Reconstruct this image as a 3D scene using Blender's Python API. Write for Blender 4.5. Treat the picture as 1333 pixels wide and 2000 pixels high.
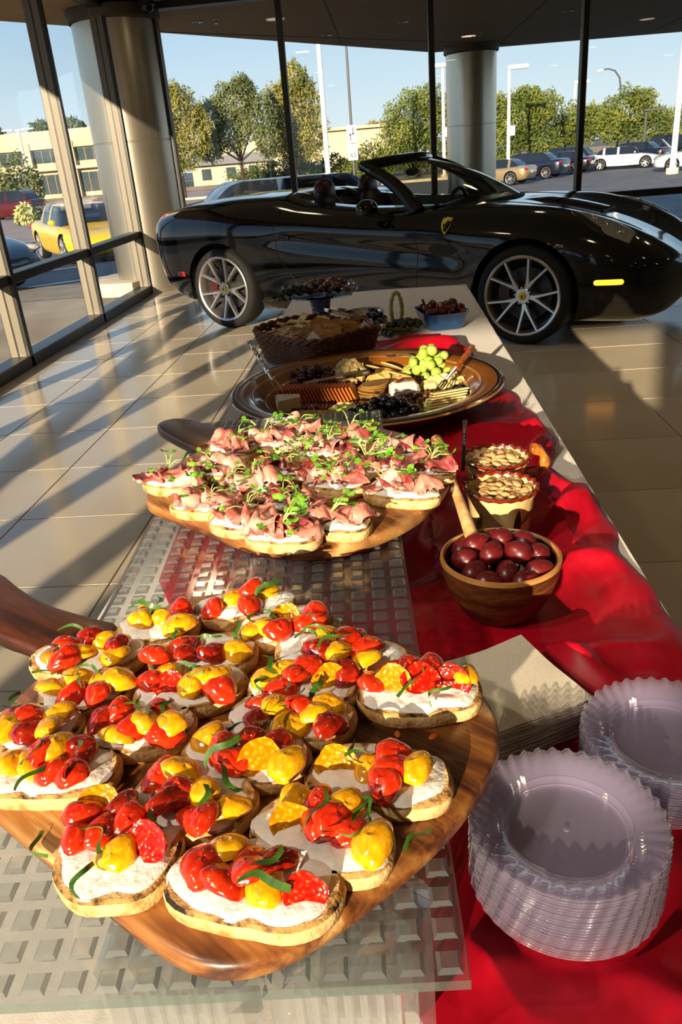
import bpy, math, random
import numpy as np
from mathutils import Vector, Matrix, Euler
sc = bpy.context.scene
for _o in list(bpy.data.objects): bpy.data.objects.remove(_o)
PI = math.pi
random.seed(7)

# ------------------------------------------------------------------ camera, sky, sun, exposure
cam_d = bpy.data.cameras.new('camera'); cam = bpy.data.objects.new('camera', cam_d)
sc.collection.objects.link(cam); sc.camera = cam
cam_d.sensor_fit = 'VERTICAL'; cam_d.sensor_height = 36.0; cam_d.lens = 1506.9/2000*36
cam_d.clip_start = .02; cam_d.clip_end = 900
_P, _R, _Y = 0.43362724, -0.08362574, 0.08562231           # pitch, roll, heading of the lens
_f = Vector((0, math.cos(_P), -math.sin(_P))); _r = Vector((1, 0, 0)); _u = _r.cross(_f)
_rr = _r*math.cos(_R)+_u*math.sin(_R); _uu = -_r*math.sin(_R)+_u*math.cos(_R)
_m = Matrix((_rr, _uu, -_f)).transposed().to_4x4()
cam.matrix_world = Matrix.Translation((0, 0, 1.335)) @ Matrix.Rotation(_Y, 4, 'Z') @ _m

w = bpy.data.worlds.new('sky'); sc.world = w; w.use_nodes = True
_n = w.node_tree.nodes; _l = w.node_tree.links; _n.clear()
_tc = _n.new('ShaderNodeTexCoord'); _sx = _n.new('ShaderNodeSeparateXYZ')
_cr = _n.new('ShaderNodeValToRGB'); _bg = _n.new('ShaderNodeBackground'); _ow = _n.new('ShaderNodeOutputWorld')
_l.new(_tc.outputs['Generated'], _sx.inputs[0]); _l.new(_sx.outputs['Z'], _cr.inputs[0])
_l.new(_cr.outputs[0], _bg.inputs[0]); _l.new(_bg.outputs[0], _ow.inputs[0])
_e = _cr.color_ramp.elements
_e[0].position = 0.0; _e[0].color = (.60, .68, .70, 1)
_e[1].position = 1.0; _e[1].color = (.10, .22, .48, 1)
for _p, _c in ((.06, (.50, .62, .69)), (.16, (.33, .50, .66)), (.40, (.20, .36, .58))):
    _k = _e.new(_p); _k.color = (*_c, 1)
_bg.inputs[1].default_value = 1.45

SUN_AZ, SUN_EL = math.atan(.325), math.radians(13.0)         # travels towards +y, a little +x
sun_d = bpy.data.lights.new('sun', 'SUN'); sun_d.energy = 11.0; sun_d.color = (1.0, .80, .56); sun_d.angle = math.radians(.6)
sun = bpy.data.objects.new('sun', sun_d); sc.collection.objects.link(sun)
_d = Vector((math.sin(SUN_AZ)*math.cos(SUN_EL), math.cos(SUN_AZ)*math.cos(SUN_EL), -math.sin(SUN_EL)))
sun.rotation_euler = _d.to_track_quat('-Z', 'Y').to_euler()
sc.view_settings.view_transform = 'Standard'; sc.view_settings.look = 'None'
sc.view_settings.exposure = 0.0; sc.view_settings.gamma = 1.0; sc.view_settings.use_curve_mapping = False
sc.cycles.max_bounces = 10; sc.cycles.transparent_max_bounces = 24
sc.cycles.caustics_reflective = False; sc.cycles.caustics_refractive = False
sc.cycles.sample_clamp_indirect = 4.0

# ------------------------------------------------------------------ mesh helpers
def link(o, parent=None):
    sc.collection.objects.link(o)
    if parent is not None: o.parent = parent
    return o
def tag(o, label=None, cat=None, group=None, kind=None):
    if label: o['label'] = label
    if cat: o['category'] = cat
    if group: o['group'] = group
    if kind: o['kind'] = kind
    return o
def empty(name, loc=(0, 0, 0), rz=0, label=None, cat=None, group=None, kind=None):
    o = bpy.data.objects.new(name, None); o.empty_display_size = .05; o.location = loc; o.rotation_euler = (0, 0, rz)
    link(o); return tag(o, label, cat, group, kind)
def place(name, me, parent=None, loc=None, rot=None, scale=None):
    o = bpy.data.objects.new(name, me); link(o, parent)
    if loc is not None: o.location = loc
    if rot is not None: o.rotation_euler = rot
    if scale is not None: o.scale = scale if hasattr(scale, '__len__') else (scale,)*3
    return o
class MB:
    def __init__(s): s.v = []; s.f = []; s.mi = []; s.cur = 0
    def add(s, vs, fs):
        k = len(s.v); s.v += [tuple(map(float, p)) for p in vs]
        s.f += [tuple(i+k for i in f) for f in fs]; s.mi += [s.cur]*len(fs); return s
    def box(s, c, d, rz=0, b=0):
        x, y, z = (q/2 for q in d); cs, sn = math.cos(rz), math.sin(rz)
        if b <= 0:
            P = [(i*x, j*y, k*z) for k in (-1, 1) for j in (-1, 1) for i in (-1, 1)]
            F = [(0, 2, 3, 1), (4, 5, 7, 6), (0, 1, 5, 4), (2, 6, 7, 3), (0, 4, 6, 2), (1, 3, 7, 5)]
        else:
            b = min(b, x*.9, y*.9, z*.9)
            P = []; F = []
            lv = [(-z, x-b, y-b), (-z+b, x, y), (z-b, x, y), (z, x-b, y-b)]
            for (zz, xx, yy) in lv:
                bb = b*.8
                P += [(-xx+bb, -yy, zz), (xx-bb, -yy, zz), (xx, -yy+bb, zz), (xx, yy-bb, zz), (xx-bb, yy, zz), (-xx+bb, yy, zz), (-xx, yy-bb, zz), (-xx, -yy+bb, zz)]
            for r in range(3):
                for i in range(8):
                    j = (i+1) % 8; F.append((r*8+i, r*8+j, r*8+8+j, r*8+8+i))
            F.append(tuple(range(7, -1, -1))); F.append(tuple(range(24, 32)))
        s.add([(c[0]+p[0]*cs-p[1]*sn, c[1]+p[0]*sn+p[1]*cs, c[2]+p[2]) for p in P], F); return s
    def lathe(s, prof, n=32, c=(0, 0, 0), fr=None, closed=False):
        """prof: (r, z) list; fr(theta, i, r, z) -> (r, z) may modulate"""
        P = []; F = []; m = len(prof)
        for j in range(n):
            a = 2*PI*j/n
            for i, (r, z) in enumerate(prof):
                if fr: r, z = fr(a, i, r, z)
                P.append((c[0]+r*math.cos(a), c[1]+r*math.sin(a), c[2]+z))
        for j in range(n):
            k = (j+1) % n
            for i in range(m-1 if not closed else m):
                q = (i+1) % m
                F.append((j*m+i, k*m+i, k*m+q, j*m+q))
        s.add(P, F); return s
    def cyl(s, c, r, h, n=24, r2=None):
        r2 = r if r2 is None else r2
        return s.lathe([(0, 0), (r, 0), (r2, h), (0, h)], n, c)
    def tube(s, pts, r, n=8, cap=True):
        pts = [Vector(p) for p in pts]; rs = r if hasattr(r, '__len__') else [r]*len(pts)
        P = []; F = []; up = None
        for i, p in enumerate(pts):
            t = (pts[min(i+1, len(pts)-1)]-pts[max(i-1, 0)])
            t = t.normalized() if t.length > 1e-9 else Vector((0, 0, 1))
            if up is None:
                up = Vector((0, 0, 1)) if abs(t.z) < .9 else Vector((1, 0, 0))
            a = up-t*up.dot(t); a = a.normalized() if a.length > 1e-6 else t.orthogonal().normalized()
            up = a; b = t.cross(a)
            for k in range(n):
                q = 2*PI*k/n; P.append(p+(a*math.cos(q)+b*math.sin(q))*rs[i])
        for i in range(len(pts)-1):
            for k in range(n):
                j = (k+1) % n; F.append((i*n+k, i*n+j, (i+1)*n+j, (i+1)*n+k))
        if cap: F.append(tuple(range(n-1, -1, -1))); F.append(tuple(range((len(pts)-1)*n, len(pts)*n)))
        s.add(P, F); return s
    def prism(s, outline, z0, z1, bev=0):
        n = len(outline)
        if bev <= 0:
            P = [(x, y, z0) for x, y in outline]+[(x, y, z1) for x, y in outline]
            F = [(i, (i+1) % n, n+(i+1) % n, n+i) for i in range(n)]+[tuple(range(n-1, -1, -1)), tuple(range(n, 2*n))]
            s.add(P, F); return s
        def inset(d):
            out = []
            for i in range(n):
                a, b, c = Vector(outline[i-1]), Vector(outline[i]), Vector(outline[(i+1) % n])
                t = (c-a).normalized(); nn = Vector((-t.y, t.x)); out.append(b+nn*d)
            return out
        lv = [(z0, bev), (z0+bev, 0), (z1-bev, 0), (z1-bev*.3, bev*.3), (z1, bev)]
        P = []
        for z, d in lv: P += [(q[0], q[1], z) for q in inset(d)]
        F = []
        for r in range(len(lv)-1): F += [(r*n+i, r*n+(i+1) % n, (r+1)*n+(i+1) % n, (r+1)*n+i) for i in range(n)]
        F += [tuple(range(n-1, -1, -1)), tuple(range((len(lv)-1)*n, len(lv)*n))]
        s.add(P, F); return s
    def grid(s, fn, nu, nv, wrap=False):
        P = [fn(i/nu, j/nv) for j in range(nv+1) for i in range(nu+(0 if wrap else 1))]
        W = nu if wrap else nu+1; F = []
        for j in range(nv):
            for i in range(nu):
                k = (i+1) % W if wrap else i+1
                F.append((j*W+i, j*W+k, (j+1)*W+k, (j+1)*W+i))
        s.add(P, F); return s
    def ball(s, c, r, n=12, m=8, fn=None, rot=None):
        r = r if hasattr(r, '__len__') else (r,)*3; P = [(0, 0, -1)]; F = []
        for i in range(1, m):
            t = -PI/2+PI*i/m
            for k in range(n):
                a = 2*PI*k/n; P.append((math.cos(t)*math.cos(a), math.cos(t)*math.sin(a), math.sin(t)))
        P.append((0, 0, 1)); top = len(P)-1
        for k in range(n): F.append((0, 1+(k+1) % n, 1+k))
        for i in range(m-2):
            for k in range(n):
                j = (k+1) % n; F.append((1+i*n+k, 1+i*n+j, 1+(i+1)*n+j, 1+(i+1)*n+k))
        for k in range(n): F.append((1+(m-2)*n+k, 1+(m-2)*n+(k+1) % n, top))
        Q = []
        for p in P:
            if fn: p = fn(p)
            v = Vector((p[0]*r[0], p[1]*r[1], p[2]*r[2]))
            if rot is not None: v.rotate(rot)
            Q.append((c[0]+v.x, c[1]+v.y, c[2]+v.z))
        s.add(Q, F); return s
    def mesh(s, name, mats, smooth=True, auto=None):
        me = bpy.data.meshes.new(name); me.from_pydata(s.v, [], s.f)
        for m in (mats if isinstance(mats, (list, tuple)) else [mats]): me.materials.append(m)
        if max(s.mi, default=0) > 0: me.polygons.foreach_set('material_index', s.mi)
        if smooth: me.polygons.foreach_set('use_smooth', [True]*len(me.polygons))
        if auto is not None:
            try: me.set_sharp_from_angle(angle=math.radians(auto))
            except Exception: pass
        me.update(); return me
    def build(s, name, mats, parent=None, smooth=True, auto=35, loc=None, rot=None):
        return place(name, s.mesh(name, mats, smooth, auto), parent, loc, rot)

def lerp(a, b, t): return a+(b-a)*t
def cubic(xs, ys, x):
    """monotone-ish cubic (Hermite, finite-difference slopes limited)"""
    xs = np.asarray(xs, float); ys = np.asarray(ys, float); x = np.asarray(x, float)
    h = np.diff(xs); dl = np.diff(ys)/h; m = np.zeros(len(xs)); m[0] = dl[0]; m[-1] = dl[-1]
    for i in range(1, len(xs)-1):
        m[i] = 0 if dl[i-1]*dl[i] <= 0 else 3*(h[i-1]+h[i])/((2*h[i]+h[i-1])/dl[i-1]+(h[i]+2*h[i-1])/dl[i])
    i = np.clip(np.searchsorted(xs, x)-1, 0, len(xs)-2); t = np.clip((x-xs[i])/h[i], 0, 1)
    return (2*t**3-3*t**2+1)*ys[i]+(t**3-2*t**2+t)*h[i]*m[i]+(-2*t**3+3*t**2)*ys[i+1]+(t**3-t**2)*h[i]*m[i+1]
def smooth_loop(pts, k=3):
    pts = [Vector(p) for p in pts]
    for _ in range(k):
        q = []
        for i in range(len(pts)):
            a, b = pts[i], pts[(i+1) % len(pts)]; q += [a*.75+b*.25, a*.25+b*.75]
        pts = q
    return [tuple(p) for p in pts]
def vnoise(x, y, seed=0):
    def h(i, j):
        n = (i*374761393+j*668265263+seed*974711) & 0xffffffff; n = ((n ^ (n >> 13))*1274126177) & 0xffffffff
        return ((n ^ (n >> 16)) & 0xffff)/65535.
    i, j = math.floor(x), math.floor(y); u, v = x-i, y-j; u = u*u*(3-2*u); v = v*v*(3-2*v)
    return lerp(lerp(h(i, j), h(i+1, j), u), lerp(h(i, j+1), h(i+1, j+1), u), v)*2-1

# ------------------------------------------------------------------ materials
MATS = {}
def nt(name):
    m = bpy.data.materials.new(name); m.use_nodes = True; t = m.node_tree
    b = t.nodes.get('Principled BSDF'); MATS[name] = m
    return m, t.nodes, t.links, b
def rgb(h):
    h = h.lstrip('#'); c = [int(h[i:i+2], 16)/255 for i in (0, 2, 4)]
    return tuple(q/12.92 if q <= .04045 else ((q+.055)/1.055)**2.4 for q in c)
def pm(name, col, rough=.5, metal=0, col2=None, scale=20, detail=4, bump=0, bscale=None, stretch=None, lo=.35, hi=.65,
       coat=0, spec=.5, trans=0, ior=1.45, sss=0, emit=None, estr=0, sheen=0, rnd=0):
    if name in MATS: return MATS[name]
    m, N, L, b = nt(name)
    col = rgb(col) if isinstance(col, str) else col; col2 = rgb(col2) if isinstance(col2, str) else col2
    b.inputs['Base Color'].default_value = (*col, 1); b.inputs['Roughness'].default_value = rough
    b.inputs['Metallic'].default_value = metal; b.inputs['Coat Weight'].default_value = coat; b.inputs['Coat Roughness'].default_value = .04
    b.inputs['Specular IOR Level'].default_value = spec; b.inputs['Transmission Weight'].default_value = trans; b.inputs['IOR'].default_value = ior
    if sss:
        b.inputs['Subsurface Weight'].default_value = sss; b.inputs['Subsurface Radius'].default_value = (.01, .005, .002)
    if emit: b.inputs['Emission Color'].default_value = (*emit, 1); b.inputs['Emission Strength'].default_value = estr
    if sheen: b.inputs['Sheen Weight'].default_value = sheen
    tc = N.new('ShaderNodeTexCoord'); mp = N.new('ShaderNodeMapping'); L.new(tc.outputs['Object'], mp.inputs[0])
    if stretch: mp.inputs['Scale'].default_value = stretch
    src = None
    if col2 is not None:
        nz = N.new('ShaderNodeTexNoise'); nz.inputs['Scale'].default_value = scale; nz.inputs['Detail'].default_value = detail
        L.new(mp.outputs[0], nz.inputs['Vector'])
        r = N.new('ShaderNodeValToRGB'); r.color_ramp.elements[0].position = lo; r.color_ramp.elements[1].position = hi
        r.color_ramp.elements[0].color = (*col, 1); r.color_ramp.elements[1].color = (*col2, 1)
        L.new(nz.outputs[0], r.inputs[0]); src = r.outputs[0]
    if rnd:
        oi = N.new('ShaderNodeObjectInfo'); hs = N.new('ShaderNodeHueSaturation'); mr = N.new('ShaderNodeMapRange')
        mr.inputs['To Min'].default_value = 1-rnd; mr.inputs['To Max'].default_value = 1+rnd
        L.new(oi.outputs['Random'], mr.inputs[0]); L.new(mr.outputs[0], hs.inputs['Value'])
        if src: L.new(src, hs.inputs['Color'])
        else: hs.inputs['Color'].default_value = (*col, 1)
        src = hs.outputs[0]
    if src: L.new(src, b.inputs['Base Color'])
    if bump:
        n2 = N.new('ShaderNodeTexNoise'); n2.inputs['Scale'].default_value = bscale or scale; n2.inputs['Detail'].default_value = 5
        L.new(mp.outputs[0], n2.inputs['Vector']); bp = N.new('ShaderNodeBump'); bp.inputs['Strength'].default_value = bump
        bp.inputs['Distance'].default_value = .01
        L.new(n2.outputs[0], bp.inputs['Height']); L.new(bp.outputs[0], b.inputs['Normal'])
    return m
def clear(name, tint=(.95, .97, .96), ior=1.45, rough=0.0, haze=0, haze_col=(.8, .8, .8), gain=1.0, bump=0, bscale=60):
    """thin clear sheet: light goes straight on, Fresnel mirror on top, optional milky haze"""
    if name in MATS: return MATS[name]
    m, N, L, b = nt(name); N.remove(b); out = N['Material Output']
    tr = N.new('ShaderNodeBsdfTransparent'); tr.inputs[0].default_value = (*tint, 1)
    gl = N.new('ShaderNodeBsdfGlossy'); gl.inputs['Roughness'].default_value = rough; gl.inputs[0].default_value = (1, 1, 1, 1)
    fr = N.new('ShaderNodeLayerWeight'); fr.inputs[0].default_value = .5; mx = N.new('ShaderNodeMixShader')
    pw = N.new('ShaderNodeMath'); pw.operation = 'POWER'; pw.inputs[1].default_value = 5.0; L.new(fr.outputs['Facing'], pw.inputs[0])
    f0 = ((ior-1)/(ior+1))**2; ma = N.new('ShaderNodeMath'); ma.operation = 'MULTIPLY_ADD'; ma.inputs[1].default_value = 1-f0; ma.inputs[2].default_value = f0; L.new(pw.outputs[0], ma.inputs[0])
    mu = N.new('ShaderNodeMath'); mu.operation = 'MULTIPLY'; mu.use_clamp = True; mu.inputs[1].default_value = gain
    L.new(ma.outputs[0], mu.inputs[0]); L.new(mu.outputs[0], mx.inputs[0]); base = tr.outputs[0]
    if bump:
        n2 = N.new('ShaderNodeTexNoise'); n2.inputs['Scale'].default_value = bscale; tcn = N.new('ShaderNodeTexCoord'); L.new(tcn.outputs['Object'], n2.inputs['Vector'])
        bp = N.new('ShaderNodeBump'); bp.inputs['Strength'].default_value = bump; bp.inputs['Distance'].default_value = .003
        L.new(n2.outputs[0], bp.inputs['Height']); L.new(bp.outputs[0], gl.inputs['Normal']); L.new(bp.outputs[0], fr.inputs['Normal'])
    if haze:
        df = N.new('ShaderNodeBsdfDiffuse'); df.inputs[0].default_value = (*haze_col, 1)
        tl = N.new('ShaderNodeBsdfTranslucent'); tl.inputs[0].default_value = (*haze_col, 1); m0 = N.new('ShaderNodeMixShader'); m0.inputs[0].default_value = .5
        L.new(df.outputs[0], m0.inputs[1]); L.new(tl.outputs[0], m0.inputs[2])
        m1 = N.new('ShaderNodeMixShader'); m1.inputs[0].default_value = haze; L.new(tr.outputs[0], m1.inputs[1]); L.new(m0.outputs[0], m1.inputs[2]); base = m1.outputs[0]
    L.new(base, mx.inputs[1]); L.new(gl.outputs[0], mx.inputs[2]); L.new(mx.outputs[0], out.inputs[0])
    return m
# ------------------------------------------------------------------ the showroom shell
M_grout = pm('grout', (.16, .125, .085), .8)
M_tile = pm('tile', '#d9cdb6', .15, col2='#cec1a8', scale=1.2, detail=6, spec=.55, rnd=.035)
M_frame = pm('anodised_frame', (.018, .016, .013), .36, metal=.0, spec=.4)
M_alu = pm('champagne_aluminium', (.20, .18, .135), .42, spec=.4)
M_pane = clear('window_glass', (.965, .97, .965), 1.45, gain=.45)
M_steel = pm('brushed_column_metal', (.60, .55, .45), .30, metal=.90, col2=(.50, .46, .38), scale=3, stretch=(60, 60, 1.5), bump=.02, bscale=4)
M_stone = pm('plinth_stone', '#d9cdb6', .7, col2='#c8bba2', scale=9)
M_soffit = pm('soffit_panel', (.40, .26, .11), .7, col2=(.36, .23, .10), scale=2.5)
M_ceil = pm('ceiling_panel', (.62, .56, .46), .8, col2=(.58, .52, .43), scale=3)
M_wall = pm('plaster_wall', (.50, .44, .34), .75, col2=(.47, .41, .32), scale=4)
X0, Y1, XR, YR, ZC = -2.9, 9.75, 9.0, -6.0, 2.95
floor = tag(MB().box(((X0+XR)/2, (YR+Y1)/2, -.10), (XR-X0+.3, Y1-YR+.3, .18)).build('floor', M_grout, smooth=False), kind='structure')
TS = .6; tme = MB().box((0, 0, -.006), (TS-.006, TS-.006, .012), b=.0015).mesh('tile', M_tile, False)
TX0, TY0 = -2.2578, 2.3506                                   # one tile joint crossing, metres
rest = MB()
for i in range(-2, 20):
    for j in range(-15, 14):
        x0 = TX0+i*TS; y0 = TY0+j*TS; xa, xb = max(x0, X0+.03), min(x0+TS, XR); ya, yb = max(y0, YR), min(y0+TS, Y1-.03)
        if xb-xa < .03 or yb-ya < .03: continue
        cx, cy = (xa+xb)/2, (ya+yb)/2
        seen = yb > 2.0 and xa < .62*cy+.4 and xb > -.60*cy
        full = xb-xa > TS-.01 and yb-ya > TS-.01
        if seen and full: place('tile', tme, floor, (cx, cy, 0))
        elif seen: MB().box((0, 0, -.006), (xb-xa-.006, yb-ya-.006, .012)).build('tile', M_tile, floor, False, loc=(cx, cy, 0))
        else: rest.box((cx, cy, -.006), (xb-xa-.006, yb-ya-.006, .012))
tag(rest.build('tile_field', M_tile, floor, False), kind='stuff')

def glazing(name, along, const, u0, us, u1, ztop, transoms, solid_below=None, deep=.16):
    """curtain wall; along 'y' (const x) or 'x' (const y); us = mullion centres"""
    root = empty(name, (0, 0, 0), kind='structure')
    def B(u, z, du, dz, t, off=0):
        return ((const+off, u, z), (t, du, dz)) if along == 'y' else ((u, const+off, z), (du, t, dz))
    for u in us:
        mb = MB().box(*B(u, ztop/2, .055, ztop, deep), b=.004)
        m = mb.build('mullion', M_frame, root, False)
        mb = MB()
        for sg in (-1, 1):
            for off in (-.045, .025): mb.box(*B(u+sg*.0295, ztop/2, .006, ztop-.1, .055, off), b=.0015)
        mb.build('cover_strip', M_alu, m, False)
    MB().box(*B((u0+u1)/2, .045, u1-u0, .09, deep), b=.006).build('sill_rail', M_frame, root, False)
    MB().box(*B((u0+u1)/2, ztop-.02, u1-u0, .08, deep), b=.006).build('head_rail', M_frame, root, False)
    edges = sorted([u0]+list(us)+[u1])
    for zt in transoms: MB().box(*B((u0+u1)/2, zt, u1-u0, .075, deep*.8), b=.005).build('transom', M_frame, root, False)
    zs = [.09]+list(transoms)+[ztop-.06]
    for a, b in zip(edges[:-1], edges[1:]):
        if b-a < .12: continue
        for za, zb in zip(zs[:-1], zs[1:]):
            MB().box(*B((a+b)/2, (za+zb)/2+.01, b-a-.05, zb-za-.05, .010)).build('pane', M_pane, root, False)
    return root
glazing('window_1', 'y', X0, -3.72, [9.30-1.72*k for k in range(8)], 9.33, ZC, [.665])
tag(MB().box((X0, (YR-3.72)/2, ZC/2), (.2, -3.72-YR, ZC)).build('wall_left_sun_block', M_wall, smooth=False), kind='structure')  # unseen solid bay added to block the low sun from the far table
glazing('window_2', 'x', Y1, -2.44, [-2.42, -1.06, .565, 2.195, 3.82, 5.45, 7.08, 8.7], XR, ZC, [.665])
glazing('window_3', 'x', YR, X0+.1, [X0+.13, -1.84], -1.8, ZC, [])  # unseen rear glass kept narrow so the wall beside shades the right floor
tag(MB().box((XR+.1, (YR+Y1)/2, ZC/2), (.2, Y1-YR, ZC)).build('wall_right', M_wall, smooth=False), kind='structure')
tag(MB().box(((XR-1.8)/2, YR-.1, ZC/2), (XR+1.8, .2, ZC)).build('wall_rear', M_wall, smooth=False), kind='structure')
tag(MB().box(((X0+XR)/2, (YR+Y1)/2, ZC+.12), (XR-X0+.2, Y1-YR+.2, .22)).build('ceiling', M_ceil, smooth=False), kind='structure')

# roof overhang outside the glass, seen from below, with a chamfered corner
ov = [(-4.15, -6.2), (X0-.09, -6.2), (X0-.09, 9.85), (9.4, 9.85), (9.4, 17.45), (5.7, 17.40), (1.02, 16.97), (-4.13, 9.72)]
sof = MB().prism(ov[::-1], 2.93, 3.45)
tag(sof.build('ceiling_soffit', M_soffit, smooth=False), kind='structure')
for a, b in (((-3.0, 11.3), (2.6, 16.9)), ((2.2, 9.9), (2.2, 17.0)), ((5.0, 9.9), (5.0, 17.2)), ((-.6, 9.9), (-.6, 14.6))):
    a, b = Vector((*a, 2.928)), Vector((*b, 2.928)); d = (b-a); c = (a+b)/2
    tag(MB().box((0, 0, 0), (d.length, .012, .006)).build('trim_1', pm('soffit_joint', (.06, .045, .03), .8), smooth=False, loc=c, rot=(0, 0, math.atan2(d.y, d.x))), kind='structure')
def steel_column(x, y, lab, plinth=True):
    t = empty('steel_column', (x, y, 0), 0, lab, 'column')
    MB().lathe([(.462, .0), (.462, 1.62), (.458, 1.625), (.458, 1.635), (.462, 1.64), (.462, 2.86)], 72).build('shaft', M_steel, t, auto=30)
    MB().lathe([(.475, 2.80), (.50, 2.82), (.50, 2.927), (0, 2.927)], 72).build('collar', pm('collar_metal', (.10, .085, .06), .5, metal=.5), t)
    return t
c1 = steel_column(-2.87, 9.76, 'wide brushed steel column at the corner where the two glass walls meet')
MB().prism(smooth_loop([(-.52, -.62), (.0, -.62), (-.06, .5), (-.52, .5), (-.74, .25), (-.74, -.35)], 1), 0, .16, .012).build('plinth', M_stone, c1, False)
steel_column(1.67, 16.4, 'brushed steel column standing outside behind the windshield of the black convertible')
M_chrome = pm('chrome', (.75, .75, .76), .12, metal=1)
for (x, y), lab in {(2.7, 13.1): 'small round light in the soffit right of the outside column', (.35, 12.6): 'small round soffit light left of the outside column',
        (-.75, 13.2): 'small round soffit light near the soffit edge above the tall white pole', (.9, 10.9): 'round soffit light nearest the glass wall above the black convertible', (-2.2, 11.0): 'soffit light beside the corner column'}.items():
    t = empty('recessed_light', (x, y, 2.93), 0, lab, 'ceiling light', 'small round lights in the soffit')
    MB().lathe([(.05, 0), (.075, 0), (.075, -.012), (.06, -.016), (.05, -.004)], 24).build('trim_ring', M_chrome, t)
    MB().lathe([(0, -.004), (.05, -.004)], 24).build('lens', pm('frosted_lens', (.6, .57, .5), .3), t)
for (x, y), lab in {(-1.95, 10.9): 'sprinkler head hanging under the soffit left of the centre window post', (1.62, 14.6): 'sprinkler head under the soffit in front of the outside column'}.items():
    t = empty('sprinkler_head', (x, y, 2.93), 0, lab, 'sprinkler')
    MB().lathe([(0, 0), (.035, 0), (.035, -.01), (.012, -.014), (.012, -.05), (0, -.05)], 16).build('body', M_chrome, t)
    MB().lathe([(.028, -.055), (.028, -.058), (0, -.058)], 16).tube([(0, 0, -.05), (0, 0, -.058)], .004, 6).build('deflector', M_chrome, t)
cm = empty('security_camera', (-2.38, 9.35, 2.93), 0, 'black dome camera beside the top of the corner column', 'camera')
MB().lathe([(0, 0), (.09, 0), (.09, -.05), (.075, -.06), (0, -.06)], 24).build('housing', M_frame, cm)
MB().lathe([(.07, -.06), (.062, -.095), (.035, -.12), (0, -.128)], 24).build('dome', pm('dark_dome', (.004, .004, .005), .08), cm)

# added fill spotlights, unseen behind the camera, to brighten the near buffet end
M_white0 = pm('white_trim', (.7, .68, .64), .5)
M_lampglow = pm('spot_lens', (1, .9, .75), .3, emit=(1, .85, .62), estr=6)
def added_spot(x, y, aim, power, lab, size=24):
    t = empty('added_spotlight', (x, y, ZC+.01), 0, lab, 'spotlight', 'added spotlights over the buffet')
    d = (Vector(aim)-Vector((x, y, ZC-.16))).normalized(); q = d.to_track_quat('-Z', 'Y').to_euler()
    MB().cyl((0, 0, -.03), .05, .03, 20).tube([(0, 0, -.03), (0, 0, -.14)], .010, 8).build('stem', M_frame, t)
    h = MB().lathe([(0, .09), (.045, .09), (.05, .08), (.05, -.05), (.044, -.05), (.044, -.03)], 24).build('lamp_housing', M_frame, t, loc=(0, 0, -.17), rot=q)
    MB().lathe([(0, -.032), (.044, -.032)], 24).build('lens', M_lampglow, h)
    ld_ = bpy.data.lights.new('spot_beam', 'SPOT'); ld_.energy = power; ld_.color = (1, .88, .70); ld_.spot_size = math.radians(size); ld_.spot_blend = .6; ld_.shadow_soft_size = .04
    lo = bpy.data.objects.new('spot_beam', ld_); link(lo, h); lo.location = (0, 0, -.06)
added_spot(-1.75, -.75, (-.12, .62, .88), 130, 'added fill spotlight left of the camera aimed at the tomato toasts', 30)
added_spot(-1.65, -.15, (-.08, 1.10, .88), 95, 'added fill spotlight left of the camera aimed at the ham toasts', 26)

# warm round downlights in the showroom ceiling
places = {-1.3: 'left', 1.5: 'middle', 4.4: 'right', 7.2: 'far right'}; rows = {-3.2: 'rear wall', .6: 'buffet', 4.4: 'open tiles', 8.0: 'back glass'}
for x, xn in places.items():
    for y, yn in rows.items():
        t = empty('ceiling_light', (x, y, ZC+.01), 0, 'warm round downlight in the %s ceiling row, over the %s' % (xn, yn), 'ceiling light', 'warm showroom downlights')
        MB().lathe([(.13, 0), (.17, 0), (.17, -.012), (.15, -.018), (.13, -.006)], 32).build('trim_ring', M_white0, t)
        MB().lathe([(0, -.004), (.13, -.004)], 32).build('lens', M_lampglow, t)
        ld_ = bpy.data.lights.new('downlight_glow', 'AREA'); ld_.shape = 'DISK'; ld_.size = .24; ld_.energy = 4.0 if y == 4.4 and x < 2 else 1.2; ld_.color = (1, .74, .44)
        lo = bpy.data.objects.new('downlight_glow', ld_); link(lo, t); lo.location = (0, 0, -.02)
# ------------------------------------------------------------------ cars
M_black = pm('black_car_paint', (.0025, .0025, .003), .10, spec=.3, coat=.7)
M_rubber = pm('tyre_rubber', (.006, .006, .006), .8, bump=.1, bscale=120)
M_rim = pm('rim_silver', (.62, .61, .60), .28, metal=.9)
M_rimd = pm('rim_inner', (.05, .05, .052), .5, metal=.6)
M_disc = pm('brake_disc', (.05, .05, .05), .45, metal=.7)
M_caliper = pm('caliper_red', (.05, .004, .003), .4)
M_yellow = pm('badge_yellow', (.85, .62, .02), .35)
M_ink = pm('badge_black', (.006, .006, .006), .5)
M_dark = pm('dark_trim', (.006, .006, .007), .6)
M_leather = pm('black_leather', (.010, .008, .008), .42, bump=.05, bscale=150)
M_cglass = clear('car_window_glass', (.42, .43, .35), 1.5)
M_cdark = pm('car_dark_glass', (.012, .016, .022), .06, spec=.8)
M_lamp = clear('headlamp_cover', (.85, .85, .85), 1.45)
M_lred = pm('tail_lamp_red', (.45, .008, .015), .15, coat=.6)
M_lwhite = pm('lamp_reflector', (.50, .48, .43), .3, metal=.25)
M_amber = pm('amber_lamp', (1, .45, .03), .3, emit=(1.0, .36, .02), estr=3.0)

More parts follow.
